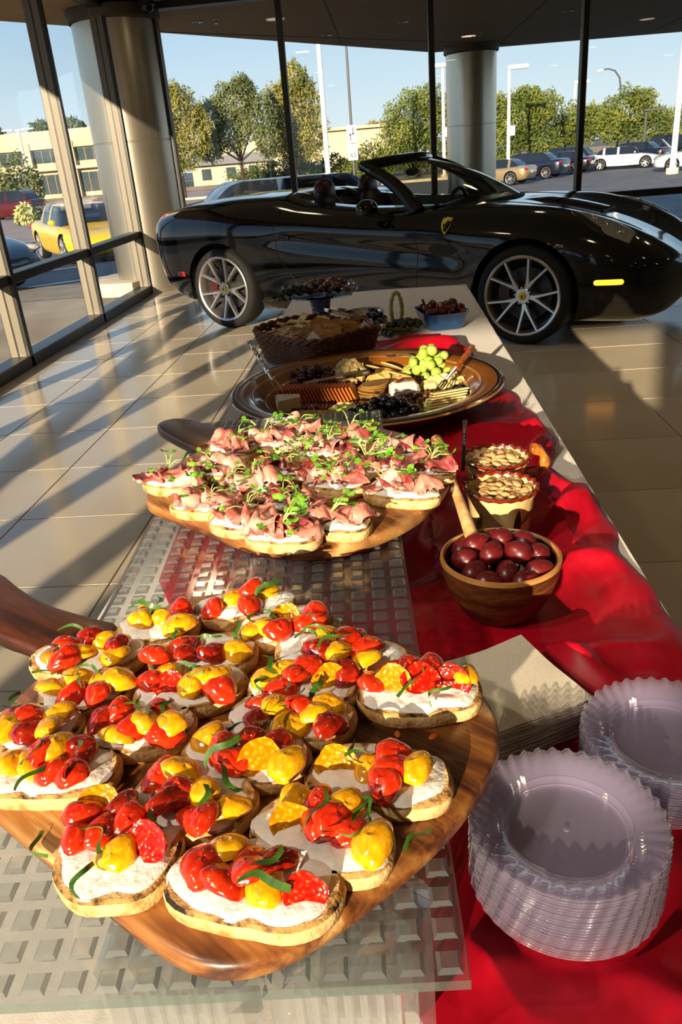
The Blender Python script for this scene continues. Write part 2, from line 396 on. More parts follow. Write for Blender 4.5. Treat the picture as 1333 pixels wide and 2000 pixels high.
def chaikin_open(P, k):
    for _ in range(k):
        Q = [P[:, 0]]
        for i in range(P.shape[1]-1): Q += [P[:, i]*.75+P[:, i+1]*.25, P[:, i]*.25+P[:, i+1]*.75]
        Q.append(P[:, -1]); P = np.stack(Q, 1)
    return P
class Shell:
    """half body skin: stations (x, zb, ws, wl, zl, wm, zm, wsh, zsh, we, ze, zc); y = +half width, mirrored"""
    def __init__(s, st, nx=120, k=3, scallop=None):
        st = np.array(sorted(st)); xs = np.linspace(st[0, 0], st[-1, 0], nx)
        xs = st[0, 0]+(st[-1, 0]-st[0, 0])*(.5-.5*np.cos(np.linspace(0, PI, nx)))*.35+(xs-st[0, 0])*.65
        c = [cubic(st[:, 0], st[:, i], xs) for i in range(st.shape[1])]
        _, zb, ws, wl, zl, wm, zm, wsh, zsh, we, ze, zc = c; z0 = np.zeros(nx)
        Y = np.stack([z0, ws*.6, ws, wl, wm, wsh, we, we*.5, z0], 1); Z = np.stack([zb, zb, zb, zl, zm, zsh, ze, zc*.72+ze*.28, zc], 1)
        Y, Z = chaikin_open(Y, k), chaikin_open(Z, k)
        if scallop is not None:
            X = xs[:, None]+0*Y; Y = Y-scallop(X, Z)*(Y > .6)
        s.x, s.Y, s.Z, s.nx, s.nv = xs, Y, Z, nx, Y.shape[1]
    def at(s, x, v):
        v = v*(s.nv-1); j = int(min(max(v, 0), s.nv-2)); t = v-j; i = int(np.clip(np.searchsorted(s.x, x)-1, 0, s.nx-2)); u = (x-s.x[i])/(s.x[i+1]-s.x[i])
        f = lambda A: lerp(lerp(A[i, j], A[i, j+1], t), lerp(A[i+1, j], A[i+1, j+1], t), u)
        return Vector((x, f(s.Y), f(s.Z)))
    def side(s, x, z, side=-1, off=.003):
        lo, hi = .2, .8
        for _ in range(24):
            m = (lo+hi)/2
            if s.at(x, m).z < z: lo = m
            else: hi = m
        p = s.at(x, lo); q = s.at(x, lo+.02)-s.at(x, lo-.02); r = s.at(x+.03, lo)-s.at(x-.03, lo)
        n = r.cross(q); n = n.normalized() if n.length > 0 else Vector((0, 1, 0))
        if n.y < 0: n = -n
        p = p+n*off; return Vector((p.x, p.y*(-side)*-1 if side > 0 else -p.y, p.z))
    def surf(s, x, v, side=-1, off=.004):
        p = s.at(x, v); q = s.at(x, min(v+.02, 1))-s.at(x, max(v-.02, 0)); r = s.at(x+.02, v)-s.at(x-.02, v)
        n = r.cross(q); n.normalize()
        if n.y < -.2 or n.z < -.6: n = -n
        p = p+n*off; return Vector((p.x, p.y*side, p.z))
    def mesh(s, name, mat, arches=(), ra=.385, zw=.34, ymin=.52, opening=None):
        """arches: wheel x; opening: (x0, x1, vmin) removes the top skin"""
        P = []; idx = {}
        nv = s.nv
        for sd in (1, -1):
            for i in range(s.nx):
                for j in range(nv): P.append([s.x[i], s.Y[i, j]*sd, s.Z[i, j]])
        P = np.array(P); F = []; dead = set(); keep = set(); hub = {}
        for h in (0, 1):
            o = h*s.nx*nv
            for i in range(s.nx-1):
                for j in range(nv-1):
                    q = (o+i*nv+j, o+(i+1)*nv+j, o+(i+1)*nv+j+1, o+i*nv+j+1); c = P[list(q)].mean(0); kill = False
                    for xw in arches:
                        if (c[0]-xw)**2+(c[2]-zw)**2 < ra*ra and abs(c[1]) > ymin:
                            kill = True
                            for a in q: hub[a] = xw
                    if opening and opening[0] < c[0] < opening[1] and (j+.5)/(nv-1) > opening[2]: continue
                    if kill: dead.update(q); continue
                    keep.update(q); F.append(q if h else q[::-1])
        for a in dead & keep:
            xw = hub[a]; dx, dz = P[a, 0]-xw, P[a, 2]-zw; L = math.hypot(dx, dz)
            if P[a, 2] > .17 and L > .2 and abs(P[a, 1]) > ymin+.05: P[a, 0] = xw+dx/L*ra; P[a, 2] = zw+dz/L*ra
        mb = MB(); mb.add(P, F)
        # end caps
        for i in (0, s.nx-1):
            ring = [i*nv+j for j in range(nv)]+[s.nx*nv+i*nv+j for j in range(nv-1, -1, -1)]
            mb.f.append(tuple(ring)); mb.mi.append(0)
        me = mb.mesh(name, mat); 
        import bmesh
        bm = bmesh.new(); bm.from_mesh(me); bmesh.ops.remove_doubles(bm, verts=bm.verts, dist=.0006); bmesh.ops.delete(bm, geom=[v for v in bm.verts if not v.link_faces], context='VERTS')
        bmesh.ops.recalc_face_normals(bm, faces=bm.faces); bm.to_mesh(me); bm.free(); return me

_wm = {}
def wheel_meshes(R=.34, W=.235, rr=.272, spokes='y10', key='a', rim=None):
    if key in _wm: return _wm[key]
    rim = rim or M_rim; out = {}
    h = W/2; mb = MB()                                    # axis along y, outer face towards -y
    prof = [(rr-.01, -h+.012), (rr+.012, -h+.002), (R-.03, -h), (R-.008, -h+.02), (R, -h+.05), (R, h-.05), (R-.008, h-.02), (R-.03, h), (rr, h-.01)]
    def lat(prof, n):
        m = MB().lathe(prof, n); m.v = [(x, z, y) for x, y, z in m.v]; m.f = [f[::-1] for f in m.f]; return m
    t = lat(prof, 56)
    for dy in (-.06, -.02, .02, .06):
        pass
    out['tyre'] = t.mesh('tyre', M_rubber)
    out['rim'] = lat([(rr+.004, -h+.004), (rr-.004, -h-.002), (rr-.016, -h+.004), (rr-.022, -h+.02), (rr-.035, -h+.10), (rr-.03, h-.02)], 56).mesh('rim', rim, auto=40)
    out['barrel'] = lat([(rr-.036, -h+.08), (.16, h-.05), (0, h-.05)], 40).mesh('barrel', M_rimd)
    out['brake_disc'] = lat([(.0, -.005), (.185, -.005), (.185, .02), (.0, .02)], 40).mesh('brake_disc', M_disc, auto=30)
    mb = MB()
    for a0, a1 in ((math.radians(150), math.radians(215)),):
        def fn(u, v):
            a = lerp(a0, a1, u); r, yy = [(.12, -.035), (.20, -.035), (.20, .03), (.12, .03), (.12, -.035)][int(round(v*4))]; return (r*math.cos(a), yy, r*math.sin(a))
        mb.grid(fn, 10, 4)
    out['brake_caliper'] = mb.mesh('brake_caliper', M_caliper, auto=30)
    sp = MB(); pairs = 5 if spokes == 'y10' else 5
    for k in range(pairs):
        am = math.radians(64+72*k)
        for sg in (-1, 1):
            a_in, a_out = am+sg*math.radians(5), am+sg*math.radians(16.5)
            ds = [(.045, am, .024), (.085, am+sg*math.radians(5), .019), (.14, lerp(a_in, a_out, .55), .0135), (rr-.014, a_out, .0115)]
            pts = []
            for r, a, hw in ds:
                t = Vector((-math.sin(a), 0, math.cos(a))); c = Vector((r*math.cos(a), 0, r*math.sin(a))); dep = -h+.03-.024*((r-.045)/(rr-.06))+.004
                pts.append([c-t*hw+Vector((0, dep+.006, 0)), c-t*hw*.5+Vector((0, dep-.006, 0)), c+t*hw*.5+Vector((0, dep-.006, 0)), c+t*hw+Vector((0, dep+.006, 0)), c+t*hw+Vector((0, dep+.03, 0)), c-t*hw+Vector((0, dep+.03, 0))])
            P = [p for q in pts for p in q]; F = []
            for i in range(len(pts)-1):
                for j in range(6): F.append((i*6+j, i*6+(j+1) % 6, i*6+6+(j+1) % 6, i*6+6+j))
            sp.add(P, F)
    hubm = lat([(0, -h+.022), (.05, -h+.022), (.058, -h+.03), (.075, -h+.05), (.075, 0)], 40); sp.add(hubm.v, hubm.f)
    out['spokes'] = sp.mesh('spokes', rim, auto=45)
    cp = lat([(0, -h+.012), (.024, -h+.013), (.028, -h+.018), (.028, -h+.03)], 28); out['centre_cap'] = cp.mesh('centre_cap', M_yellow)
    lug = lat([(0, -h+.020), (.012, -h+.022), (.014, -h+.034), (.014, -h+.05)], 10); out['lug_nut'] = lug.mesh('lug_nut', M_chrome)
    lh = lat([(.019, -h+.0215), (.017, -h+.034), (0, -h+.036)], 14); out['lug_recess'] = lh.mesh('lug_recess', M_dark)
    _wm[key] = out; return out
def horse(s):
    """small prancing animal silhouette as a flat polygon, about s tall, in x-z"""
    P = [(-.05, -.5), (.03, -.5), (.02, -.34), (.10, -.18), (.20, -.26), (.30, -.20), (.22, -.14), (.16, -.02), (.14, .12), (.26, .10), (.34, .18), (.30, .22), (.20, .18), (.16, .26), (.22, .40), (.12, .50), (.02, .40), (-.06, .30), (-.14, .12), (-.26, .26), (-.34, .22), (-.26, .06), (-.18, -.10), (-.22, -.26), (-.14, -.36)]
    return [(x*s, z*s) for x, z in P]
def poly_obj(name, pts3, mat, parent, thick=None):
    n = len(pts3); mb = MB(); mb.add(pts3, [tuple(range(n))])
    return mb.build(name, mat, parent, False)
def wheel(parent, x, y, side, detail=True, z=.34, key='a', rim=None, R=.34, name='wheel'):
    ms = wheel_meshes(R=R, rr=R*.8, key=key, rim=rim)
    w_ = place(name, ms['tyre'], parent, (x, y, z), (0, 0, 0 if side < 0 else PI))
    for k in ('rim', 'barrel', 'spokes'): place(k, ms[k], w_)
    if detail:
        for k in ('brake_disc', 'brake_caliper', 'centre_cap'): place(k, ms[k], w_)
        for q in range(5):
            a = math.radians(64+36+72*q); pos = (.058*math.cos(a), 0, .058*math.sin(a))
            place('lug_recess', ms['lug_recess'], w_, pos); place('lug_nut', ms['lug_nut'], w_, pos, scale=(.75, 1, .75))
        poly_obj('emblem', [(px, -.1175+.0105, pz) for px, pz in horse(.03)], M_ink, w_)
    return w_

def liner(parent, xw, y0, y1, sd, r=.39, zw=.34):
    def fn(u, v):
        a = PI*1.16*u-PI*.08; y = lerp(y0, y1, v); return (xw+r*math.cos(a), y*sd, zw+r*math.sin(a))
    mb = MB().grid(fn, 24, 1)
    P = [(xw, y0*sd, zw)]+[fn(i/24, 0) for i in range(25)]; mb.add(P, [(0, i+1, i+2) for i in range(24)])
    return mb.build('wheel_liner', M_dark, parent)

FST = [ # x, zb, ws, wl, zl, wm, zm, wsh, zsh, we, ze, zc
(-2.30, .46, .46, .58, .50, .62, .62, .62, .80, .50, .86, .88),
(-2.22, .30, .58, .74, .42, .78, .60, .79, .86, .62, .93, .95),
(-2.05, .20, .70, .87, .36, .905, .60, .90, .90, .70, .985, 1.01),
(-1.80, .17, .76, .93, .35, .955, .62, .95, .92, .74, 1.02, 1.045),
(-1.35, .15, .80, .945, .35, .975, .66, .97, .92, .74, 1.05, 1.07),
(-.95, .14, .84, .92, .32, .945, .62, .945, .89, .72, 1.04, 1.07),
(-.60, .13, .86, .90, .29, .915, .58, .925, .85, .74, .985, 1.00),
(0.0, .13, .87, .895, .27, .905, .55, .92, .82, .76, .935, .94),
(.50, .13, .87, .895, .27, .90, .53, .925, .80, .78, .915, .95),
(.95, .13, .87, .915, .30, .93, .55, .945, .79, .74, .92, .93),
(1.35, .14, .87, .93, .32, .955, .56, .95, .78, .72, .91, .875),
(1.75, .15, .86, .915, .30, .925, .50, .90, .715, .66, .83, .78),
(2.05, .15, .79, .84, .29, .84, .45, .80, .62, .56, .70, .66),
(2.22, .19, .62, .68, .30, .68, .41, .64, .53, .45, .58, .56),
(2.31, .27, .38, .42, .33, .42, .39, .40, .46, .28, .49, .485)]
def _scal(X, Z):
    zc = .60+.14*np.clip((.85-X)/1.55, 0, 1); win = 1/(1+np.exp((X-.86)/.03))*1/(1+np.exp(-(X+.72)/.10))
    up = .030*np.exp(-((Z-zc)/.060)**2)*win
    lowc = .018*np.exp(-((Z-.36)/.07)**2)*1/(1+np.exp((X-.75)/.1))*1/(1+np.exp(-(X+.75)/.1))
    return up+lowc
car = empty('convertible_car', (.186, 7.035, 0), math.radians(-29.3), 'glossy black open-top sports car parked on the showroom tiles', 'car')
SH = Shell(FST, 190, 3, _scal); WB = 1.355
place('body', SH.mesh('body', M_black, (WB, -WB), opening=(-.80, .56, .80)), car)
for xw in (WB, -WB):
    for sd in (1, -1): liner(car, xw, .5, .925, sd)
    for sd in (-1, 1): wheel(car, xw, sd*(.955-.1175-.005 if xw > 0 else .955-.1175), sd)
def strip(name, pts, r=.0025, mat=None, parent=None):
    return MB().tube([SH.side(x, z, -1, .0005) for x, z in pts], r, 6).build(name, mat or M_dark, parent or car)
def dens(pts, n=10):
    out = []
    for (a, b), (c, d) in zip(pts[:-1], pts[1:]): out += [(lerp(a, c, i/n), lerp(b, d, i/n)) for i in range(n)]
    return out+[pts[-1]]
strip('door_seam', dens([(-.74, .95), (-.76, .80), (-.73, .60), (-.60, .42), (-.50, .25), (.30, .22), (.50, .30), (.53, .55), (.52, .80), (.50, .90)]))
strip('sill_seam', dens([(-.90, .19), (0, .175), (.90, .19)]))
strip('fender_crease', dens([(.90, .58), (.80, .70), (.72, .745), (.55, .76)]), .004)
fc = [(-1.19+.085*math.cos(a), .885+.07*math.sin(a)) for a in np.linspace(0, 2*PI, 41)]
strip('fuel_flap_seam', fc, .002)
def patch(name, rows, mat, parent=None, off=.004, side=-1, n=14):
    """rows: (x, v_low, v_high) along x -> smooth strip on the skin, with a rolled edge"""
    xs = [r[0] for r in rows]
    def fn(u, t):
        x = lerp(xs[0], xs[-1], u); a = float(cubic(xs, [r[1] for r in rows], x)); b = float(cubic(xs, [r[2] for r in rows], x))
        e = min(1, 4*min(u, 1-u, t, 1-t)+.0); return SH.surf(x, lerp(a, b, t), side, off*(e if e < 1 else 1)-.002*(1-e))
    return MB().grid(fn, n*2, n).build(name, mat, parent or car)
def zpatch(name, x0, x1, z0, z1, mat, off=.006, n=8, taper=0, side=-1):
    def fn(u, t):
        zz = lerp(z0, z1, t); k = 1-taper*abs(2*t-1)**2; x = lerp(lerp((x0+x1)/2, x0, k), lerp((x0+x1)/2, x1, k), u); e = min(1, 5*min(u, 1-u, t, 1-t)); p = SH.side(x, zz, -1, off*e-.001); return Vector((p.x, p.y*(-side), p.z)) if side > 0 else p
    return MB().grid(fn, n*2, n).build(name, mat, car)
zpatch('side_marker', 1.83, 2.02, .415, .452, M_amber, .010, taper=.12)
zpatch('rear_marker', -1.88, -1.78, .44, .485, M_lred, .008)
zpatch('fender_vent', .60, .86, .60, .70, M_dark, .0025, taper=.5)
# shield badge with tricolour top and black animal
sb = [(-.5, .5), (.5, .5), (.52, .2), (.42, -.15), (.2, -.45), (0, -.62), (-.2, -.45), (-.42, -.15), (-.52, .2)]
sh_ = poly_obj('shield_badge', [SH.side(.765+x*.075, .812+z*.095, -1, .007) for x, z in sb], M_yellow, car)
poly_obj('badge_emblem', [SH.side(.765+x, .805+z, -1, .0085) for x, z in horse(.075)], M_ink, sh_)
for k, c in enumerate(((.02, .25, .06), (.8, .8, .8), (.6, .02, .02))):
    poly_obj('badge_stripe', [SH.side(.765+x, .812+z, -1, .0085) for x, z in ((-.037+.025*k, .041), (-.012+.025*k, .041), (-.012+.025*k, .0465), (-.037+.025*k, .0465))], pm('badge_stripe_%d' % k, c, .4), sh_)
# door handle
hd = MB().ball((0, 0, 0), (.055, .012, .03), 20, 10).build('door_handle', M_black, car, loc=SH.side(-.67, .755, -1, .004))
MB().ball((0, 0, 0), (.045, .006, .02), 16, 8).build('handle_recess', M_dark, hd, loc=(-.012, -.008, .006))
# head and tail lamps on both sides
for sd in (-1, 1):
    hl = patch('headlamp', [(1.55, .745, .757), (1.65, .70, .765), (1.80, .655, .765), (1.95, .635, .745), (2.06, .635, .70)], M_lwhite, None, .003, sd)
    patch('lamp_cover', [(1.55, .745, .757), (1.65, .70, .765), (1.80, .655, .765), (1.95, .635, .745), (2.06, .635, .70)], M_lamp, hl, .012, sd)
    for lx, lv in ((1.74, .725), (1.84, .705), (1.93, .685)): MB().ball((0, 0, 0), .030, 16, 10).build('projector', M_chrome, hl, loc=SH.surf(lx, lv, sd, -.012))
    patch('lamp_bezel', [(1.58, .735, .75), (1.66, .70, .735), (1.76, .66, .70), (1.86, .64, .67)], M_dark, hl, .006, sd)
    patch('tail_lamp', [(-2.23, .68, .70), (-2.19, .655, .735), (-2.14, .65, .745), (-2.08, .665, .73), (-2.04, .69, .705)], M_lred, None, .008, sd)
    for q in (0, 1): MB().lathe([(.030, 0), (.036, .0), (.038, .02), (.038, .14), (.032, .14), (.030, .02)], 20).build('exhaust_pipe', M_chrome, car, loc=(-2.14, sd*.62, .34+.10*q), rot=(0, math.radians(-90), 0))
# bonnet: scoop, shut lines
for sd in (-1, 1):
    strip_pts = [SH.surf(x, v, sd, .0008) for x, v in zip(np.linspace(.75, 2.0, 24), np.linspace(.83, .80, 24))]
    MB().tube(strip_pts, .0025, 6).build('bonnet_seam', M_dark, car)
sc_ = [(1.20, .0), (1.50, .0)]
def scoop(u, v):
    x = lerp(1.02, 1.66, u); y = lerp(-.22, .22, v); p = SH.at(x, 1.0); e = math.sin(PI*min(max(v, 0), 1))**.6*min(1, 3*u)*1; return (x, y, p.z-.004+.030*e)
MB().grid(scoop, 16, 16).build('bonnet_scoop', M_black, car)
MB().box((1.665, 0, SH.at(1.665, 1).z+.008), (.02, .36, .022), b=.004).build('scoop_grille', M_dark, car, False)
zg = MB().grid(lambda u, v: (2.28-.02*abs(2*u-1)**2*4, lerp(-.42, .42, u), lerp(.30, .43, v)), 16, 6)
zg.build('front_grille', M_dark, car)
# windscreen, frame, mirrors
def ws(u, v):
    y = (u-.5)*2; base = Vector((.96-.50*abs(y)**2.2, y*.72, .935-.045*y*y)); top = Vector((.06-.14*y*y, y*.58, 1.262-.03*y*y))
    p = base.lerp(top, v); p.x += .03*math.sin(PI*v); p.z += .035*math.sin(PI*v); return p
MB().grid(ws, 32, 16).build('windscreen', M_cglass, car)
fr = [ws(0, v/12) for v in range(13)]+[ws(u/24, 1) for u in range(1, 24)]+[ws(1, 1-v/12) for v in range(13)]
rad = [lerp(.058, .040, min(1, v/12)) for v in range(13)]+[.038]*23+[lerp(.040, .058, v/12) for v in range(13)]
MB().tube(fr, rad, 10).build('windscreen_frame', M_black, car)
MB().tube([ws(u/24, 0)+Vector((0, 0, -.005)) for u in range(25)], .02, 8).build('windscreen_gasket', M_dark, car)
for sd in (-1, 1):
    mr = MB().ball((0, 0, 0), (.085, .115, .062), 20, 12, fn=lambda p: (p[0]*(1 if p[0] > 0 else .45), p[1], p[2])).build('door_mirror', M_black, car, loc=(.16, sd*.985, .955))
    MB().ball((-.032, 0, 0), (.012, .09, .045), 16, 8).build('mirror_glass', pm('mirror_silver', (.8, .8, .8), .03, metal=1), mr)
    MB().tube([(.02, -sd*.02, -.03), (.10, -sd*.10, -.07), (.14, -sd*.16, -.09)], [.022, .02, .026], 8).build('mirror_stalk', M_black, mr)
    # side glass quarter by the pillar
    mb = MB(); mb.add([(.44, sd*.735, .885), (.30, sd*.745, .905), (.17, sd*.69, 1.06)], [(0, 1, 2)]); mb.build('quarter_glass', M_cglass, car, False)
# cabin tub, dash, seats
def edge(x): return SH.at(x, .80)
tub = MB(); xs = np.linspace(-.80, .56, 20)
def tubf(u, v):
    x = lerp(-.81, .57, u); e = edge(x); prof = [(-1, 0), (-.93, -.28), (-.80, -.62), (.80, -.62), (.93, -.28), (1, 0)]; k = v*5; i = int(min(k, 4)); t = k-i
    a, b = prof[i], prof[i+1]; s_, d_ = lerp(a[0], b[0], t), lerp(a[1], b[1], t); return (x, e.y*s_, e.z+d_)
tub.grid(tubf, 16, 10)
tub.add([(.57, -.62, .30), (.57, .62, .30), (.57, .70, .93), (.57, -.70, .93)], [(0, 1, 2, 3)]); tub.add([(-.81, -.62, .30), (-.81, .62, .30), (-.81, .70, 1.01), (-.81, -.70, 1.01)], [(0, 1, 2, 3)])
tub.build('cabin_tub', M_leather, car)
def dashf(u, v):
    y = lerp(-.70, .70, u); a = v*PI; return (.62-.20*math.sin(a*.9)-.02*math.cos(y*9), y, lerp(.93, .62, v)+.045*math.sin(a))
MB().grid(dashf, 30, 10).build('dashboard', M_leather, car)
def rdeck(u, v):
    x = lerp(-1.02, -.62, u); y = lerp(-.66, .66, v); return (x, y, 1.03-.10*u**2+.045*(math.exp(-((abs(y)-.33)/.16)**2))*math.sin(PI*u))
MB().grid(rdeck, 16, 40).build('rear_deck', M_black, car)
for sd in (-1, 1):
    st = empty('seat', (0, 0, 0)); st.parent = car
    MB().ball((-.10, sd*.36, .48), (.30, .24, .10), 20, 10).build('cushion', M_leather, st)
    MB().ball((-.50, sd*.36, .74), (.10, .25, .33), 20, 12, rot=Euler((0, math.radians(-18), 0))).build('backrest', M_leather, st)
    hr = MB().ball((-.60, sd*.36, 1.04), (.062, .135, .115), 20, 12, fn=lambda p: (p[0], math.copysign(abs(p[1])**.75, p[1]), math.copysign(abs(p[2])**.8, p[2]))); hr.build('headrest', pm('headrest_leather', (.035, .012, .014), .35), st)
swp = [(.28+.06*math.sin(a)*.4, .36+.185*math.cos(a), .82+.185*math.sin(a)*.93) for a in np.linspace(0, 2*PI, 33)]
sw = MB().tube(swp, .016, 8, cap=False).build('steering_wheel', M_leather, car)
MB().ball((.30, .36, .82), (.03, .07, .055), 14, 8).tube([(.30, .36, .82), (.50, .36, .76)], .03, 8).build('wheel_hub', M_leather, sw)
MB().tube([(.05, 0, 1.215), (.06, 0, 1.17)], .01, 6).ball((.045, 0, 1.155), (.018, .12, .032), 16, 8).build('rear_view_mirror', M_dark, car)

# ---- simpler road cars for outside
def stations(L, W, H, fo, ro, hood, deck, belt):
    a, b = -L/2, L/2; w2 = W/2
    return [(a, .42, w2*.62, w2*.72, .48, w2*.76, .60, w2*.74, deck-.12, w2*.6, deck-.05, deck-.03),
            (a+.12, .26, w2*.78, w2*.90, .40, w2*.92, .58, w2*.90, deck-.06, w2*.72, deck, deck+.02),
            (a+.5, .20, w2*.86, w2*.97, .36, w2*.99, .60, w2*.97, deck-.05, w2*.76, deck+.02, deck+.04),
            (a+L*.32, .18, w2*.88, w2*.97, .32, w2*.99, .58, w2*.97, belt-.08, w2*.78, belt, belt+.02),
            (0, .17, w2*.90, w2*.96, .30, w2*.975, .55, w2*.96, belt-.09, w2*.80, belt-.01, belt+.01),
            (b-L*.33, .18, w2*.88, w2*.96, .30, w2*.98, .54, w2*.96, belt-.10, w2*.78, belt-.02, belt+.0),
            (b-.75, .18, w2*.87, w2*.96, .32, w2*.98, .54, w2*.95, hood-.10, w2*.74, hood, hood-.02),
            (b-.25, .20, w2*.78, w2*.88, .32, w2*.89, .48, w2*.85, hood-.20, w2*.64, hood-.12, hood-.12),
            (b-.05, .26, w2*.58, w2*.68, .34, w2*.70, .44, w2*.66, hood-.30, w2*.5, hood-.24, hood-.24),
            (b, .34, w2*.4, w2*.5, .38, w2*.5, .42, w2*.48, hood-.34, w2*.3, hood-.30, hood-.30)]
KIND = dict(coupe=dict(L=4.6, W=1.9, H=1.30, hood=.80, deck=.92, belt=.90, roof=(-.85, .10), base=(-1.75, .95)),
            sedan=dict(L=4.9, W=1.92, H=1.44, hood=.90, deck=1.02, belt=.97, roof=(-.85, .15), base=(-1.75, 1.05)),
            hatch=dict(L=4.6, W=1.85, H=1.50, hood=.92, deck=1.02, belt=.98, roof=(-1.35, .2), base=(-2.05, 1.1)),
            suv=dict(L=4.7, W=1.9, H=1.72, hood=1.05, deck=1.12, belt=1.10, roof=(-1.75, .35), base=(-2.15, 1.05)))
_paint = {}
def road_car(x, y, z, heading, kind, col, lab, roofcol=None, sign=False, metal=.0, wheelcol=None, group=None, hatch_up=False, bonnet_up=False):
    K = KIND[kind]; col = rgb(col) if isinstance(col, str) else col
    pk = pm('car_paint_%02d' % len(_paint), col, .22, metal=metal, coat=.8); _paint[len(_paint)] = pk
    t = empty('parked_car', (x, y, z), heading, lab, 'car', group)
    S_ = Shell(stations(K['L'], K['W'], K['H'], .9, .9, K['hood'], K['deck'], K['belt']), 64, 2)
    xw = K['L']/2-.92; R = .34 if kind != 'suv' else .37
    place('body', S_.mesh('body', pk, (xw, -xw), ra=R+.045, zw=R), t)
    w2 = K['W']/2
    for X in (xw, -xw):
        for sd in (-1, 1):
            liner(t, X, .5, w2-.04, sd, R+.05, R)
            wheel(t, X, sd*(w2-.145), sd, False, R, 'b' if kind != 'suv' else 'c', None, R)
    r0, r1 = K['roof']; b0, b1 = K['base']; zb = K['belt']; H = K['H']
    def cab(u, v):
        a = u*2-1; wb = w2*.80; wt = w2*.60
        xb, xt = lerp(b0, b1, v), lerp(r0, r1, v); return xb, xt
    def gfn(v, s):      # s 0..1 across from left base over the roof to right base
        xb = lerp(b0, b1, v); e = min(1, 4.2*min(v*.9+.0, (1-v)*1.0)); h = (H-zb)*(1-(1-e)**2.2) if e < 1 else H-zb
        a = lerp(-1, 1, s); y = math.copysign(min(1, abs(a)*1.5)**1.0, a); k = max(0, (abs(a)-.5)*2)
        wt = lerp(w2*.60, w2*.80, k); yy = a*2*w2*.62/1.0 if abs(a) < .5 else math.copysign(lerp(w2*.62, w2*.82, k), a)
        zz = zb-.06+(h+.06)*(1-k**1.3)-.03*(a*2)**2*(abs(a) < .5)
        return (xb, yy, zz)
    cabm = MB(); nv, ns = 40, 16
    cabm.grid(lambda u, q: gfn(u, q), nv, ns)
    fv, rv = (r1-b0)/(b1-b0), (r0-b0)/(b1-b0)
    for i in range(len(cabm.f)):
        c = i % nv; r = i//nv; u = (c+.5)/nv; q = (r+.5)/ns; a = abs(2*q-1)
        roof = a < .56 and rv-.02 < u < fv+.02
        pillar = a > .5 and (abs(u-(rv*.6)) < .035 or abs(u-.52) < .018)
        cabm.mi[i] = 1 if (roof or pillar) else 0
    cabm.build('cabin', [M_cdark, pk if roofcol is None else pm('roof_'+str(roofcol), rgb(roofcol), .3, coat=.5)], t)
    for sd in (-1, 1):
        MB().ball((K['L']/2-.27, sd*w2*.76, K['hood']-.19), (.20, .12, .06), 12, 8).build('headlamp', M_lwhite, t)
        MB().ball((-K['L']/2+.09, sd*w2*.78, K['deck']-.15), (.11, .19, .07), 12, 8).build('tail_lamp', M_lred, t)
        MB().ball((b1-.25, sd*(w2*.95), zb+.06), (.06, .10, .06), 10, 8).build('door_mirror', pk, t)
    MB().box((-K['L']/2-.005, 0, .62), (.02, .36, .14)).build('number_plate', pm('plate_white', (.6, .6, .6), .5), t, False)
    MB().box((K['L']/2-.10, 0, .40), (.12, w2*1.0, .14), b=.02).build('front_grille', M_dark, t, False)
    if sign:
        MB().add([(b1-.36, .12, zb+.12), (b1-.36, .46, zb+.12), (b1-.62, .44, zb+.27), (b1-.62, .12, zb+.27)], [(0, 1, 2, 3)]).build('windscreen_sticker', pm('sticker_paper', (.55, .70, .55), .6), t, False).location.z = .06
    if hatch_up:
        MB().box((0, 0, 0), (.9, 1.5, .05), b=.02).build('raised_hatch', pk, t, False, loc=(-K['L']/2-.05, 0, H+.28), rot=(0, math.radians(28), 0))
        MB().box((0, 0, 0), (.25, .6, .06)).build('hatch_lamp', M_yellow, t, False, loc=(-K['L']/2-.25, 0, H+.42), rot=(0, math.radians(28), 0))
    if bonnet_up:
        MB().box((0, 0, 0), (1.1, 1.4, .04), b=.02).build('raised_bonnet', pk, t, False, loc=(K['L']/2-.75, 0, K['hood']+.38), rot=(0, math.radians(-42), 0))
    return t
# ------------------------------------------------------------------ outside: lot, road, planting, buildings
def gz(y): return float(np.interp(y, [9, 20, 36, 60], [-.02, -.6, -.95, -.95]))
M_asph = pm('asphalt', '#6d6a68', .85, col2='#565554', scale=1.4, detail=8, bump=.15, bscale=60)
M_conc = pm('concrete_apron', '#b3a48c', .8, col2='#97886f', scale=1.1, detail=8, lo=.3, hi=.7)
M_walk = pm('sidewalk', '#d2bfa8', .85, col2='#c3ad93', scale=2)
M_road = pm('road_surface', '#a8968a', .85, col2='#8f8078', scale=.5, detail=6)
M_dirt = pm('desert_soil', '#b79a74', .95, col2='#9c7f5c', scale=.8, detail=8)
M_white = pm('white_enamel', '#efece4', .4)
M_sgrey = pm('grey_pole_metal', (.10, .10, .10), .5, metal=.5)
def sheet(name, x0, x1, ys, mat, dz=0, hole=False):
    mb = MB(); ys = list(ys); P = []; F = []
    for y in ys: P += [(x0, y, gz(y)+dz), (x1, y, gz(y)+dz)]
    for i in range(len(ys)-1): F.append((2*i, 2*i+1, 2*i+3, 2*i+2))
    return tag(mb.add(P, F).build(name, mat, smooth=False), kind='structure')
sheet('ground', -160, 160, [-60, -6.2], M_asph, -.13); sheet('ground_lot', -160, 160, [9.9, 14, 20, 28, 36, 48, 62, 150, 320], M_asph, -.02)
sheet('ground_side', -160, -3.0, [-6.2, 9.9], M_asph, -.03); sheet('ground_far_side', 9.2, 160, [-6.2, 9.9], M_asph, -.03)
sheet('ground_apron', -7.4, -3.0, [-6.2, 9.9], M_conc, -.012); sheet('ground_apron_front', -6, 10, [9.9, 12.2], M_conc, -.008)
sheet('ground_walk', -60, 60, [62, 66], M_walk, .02); sheet('ground_road', -160, 160, [66, 82], M_road, .0)
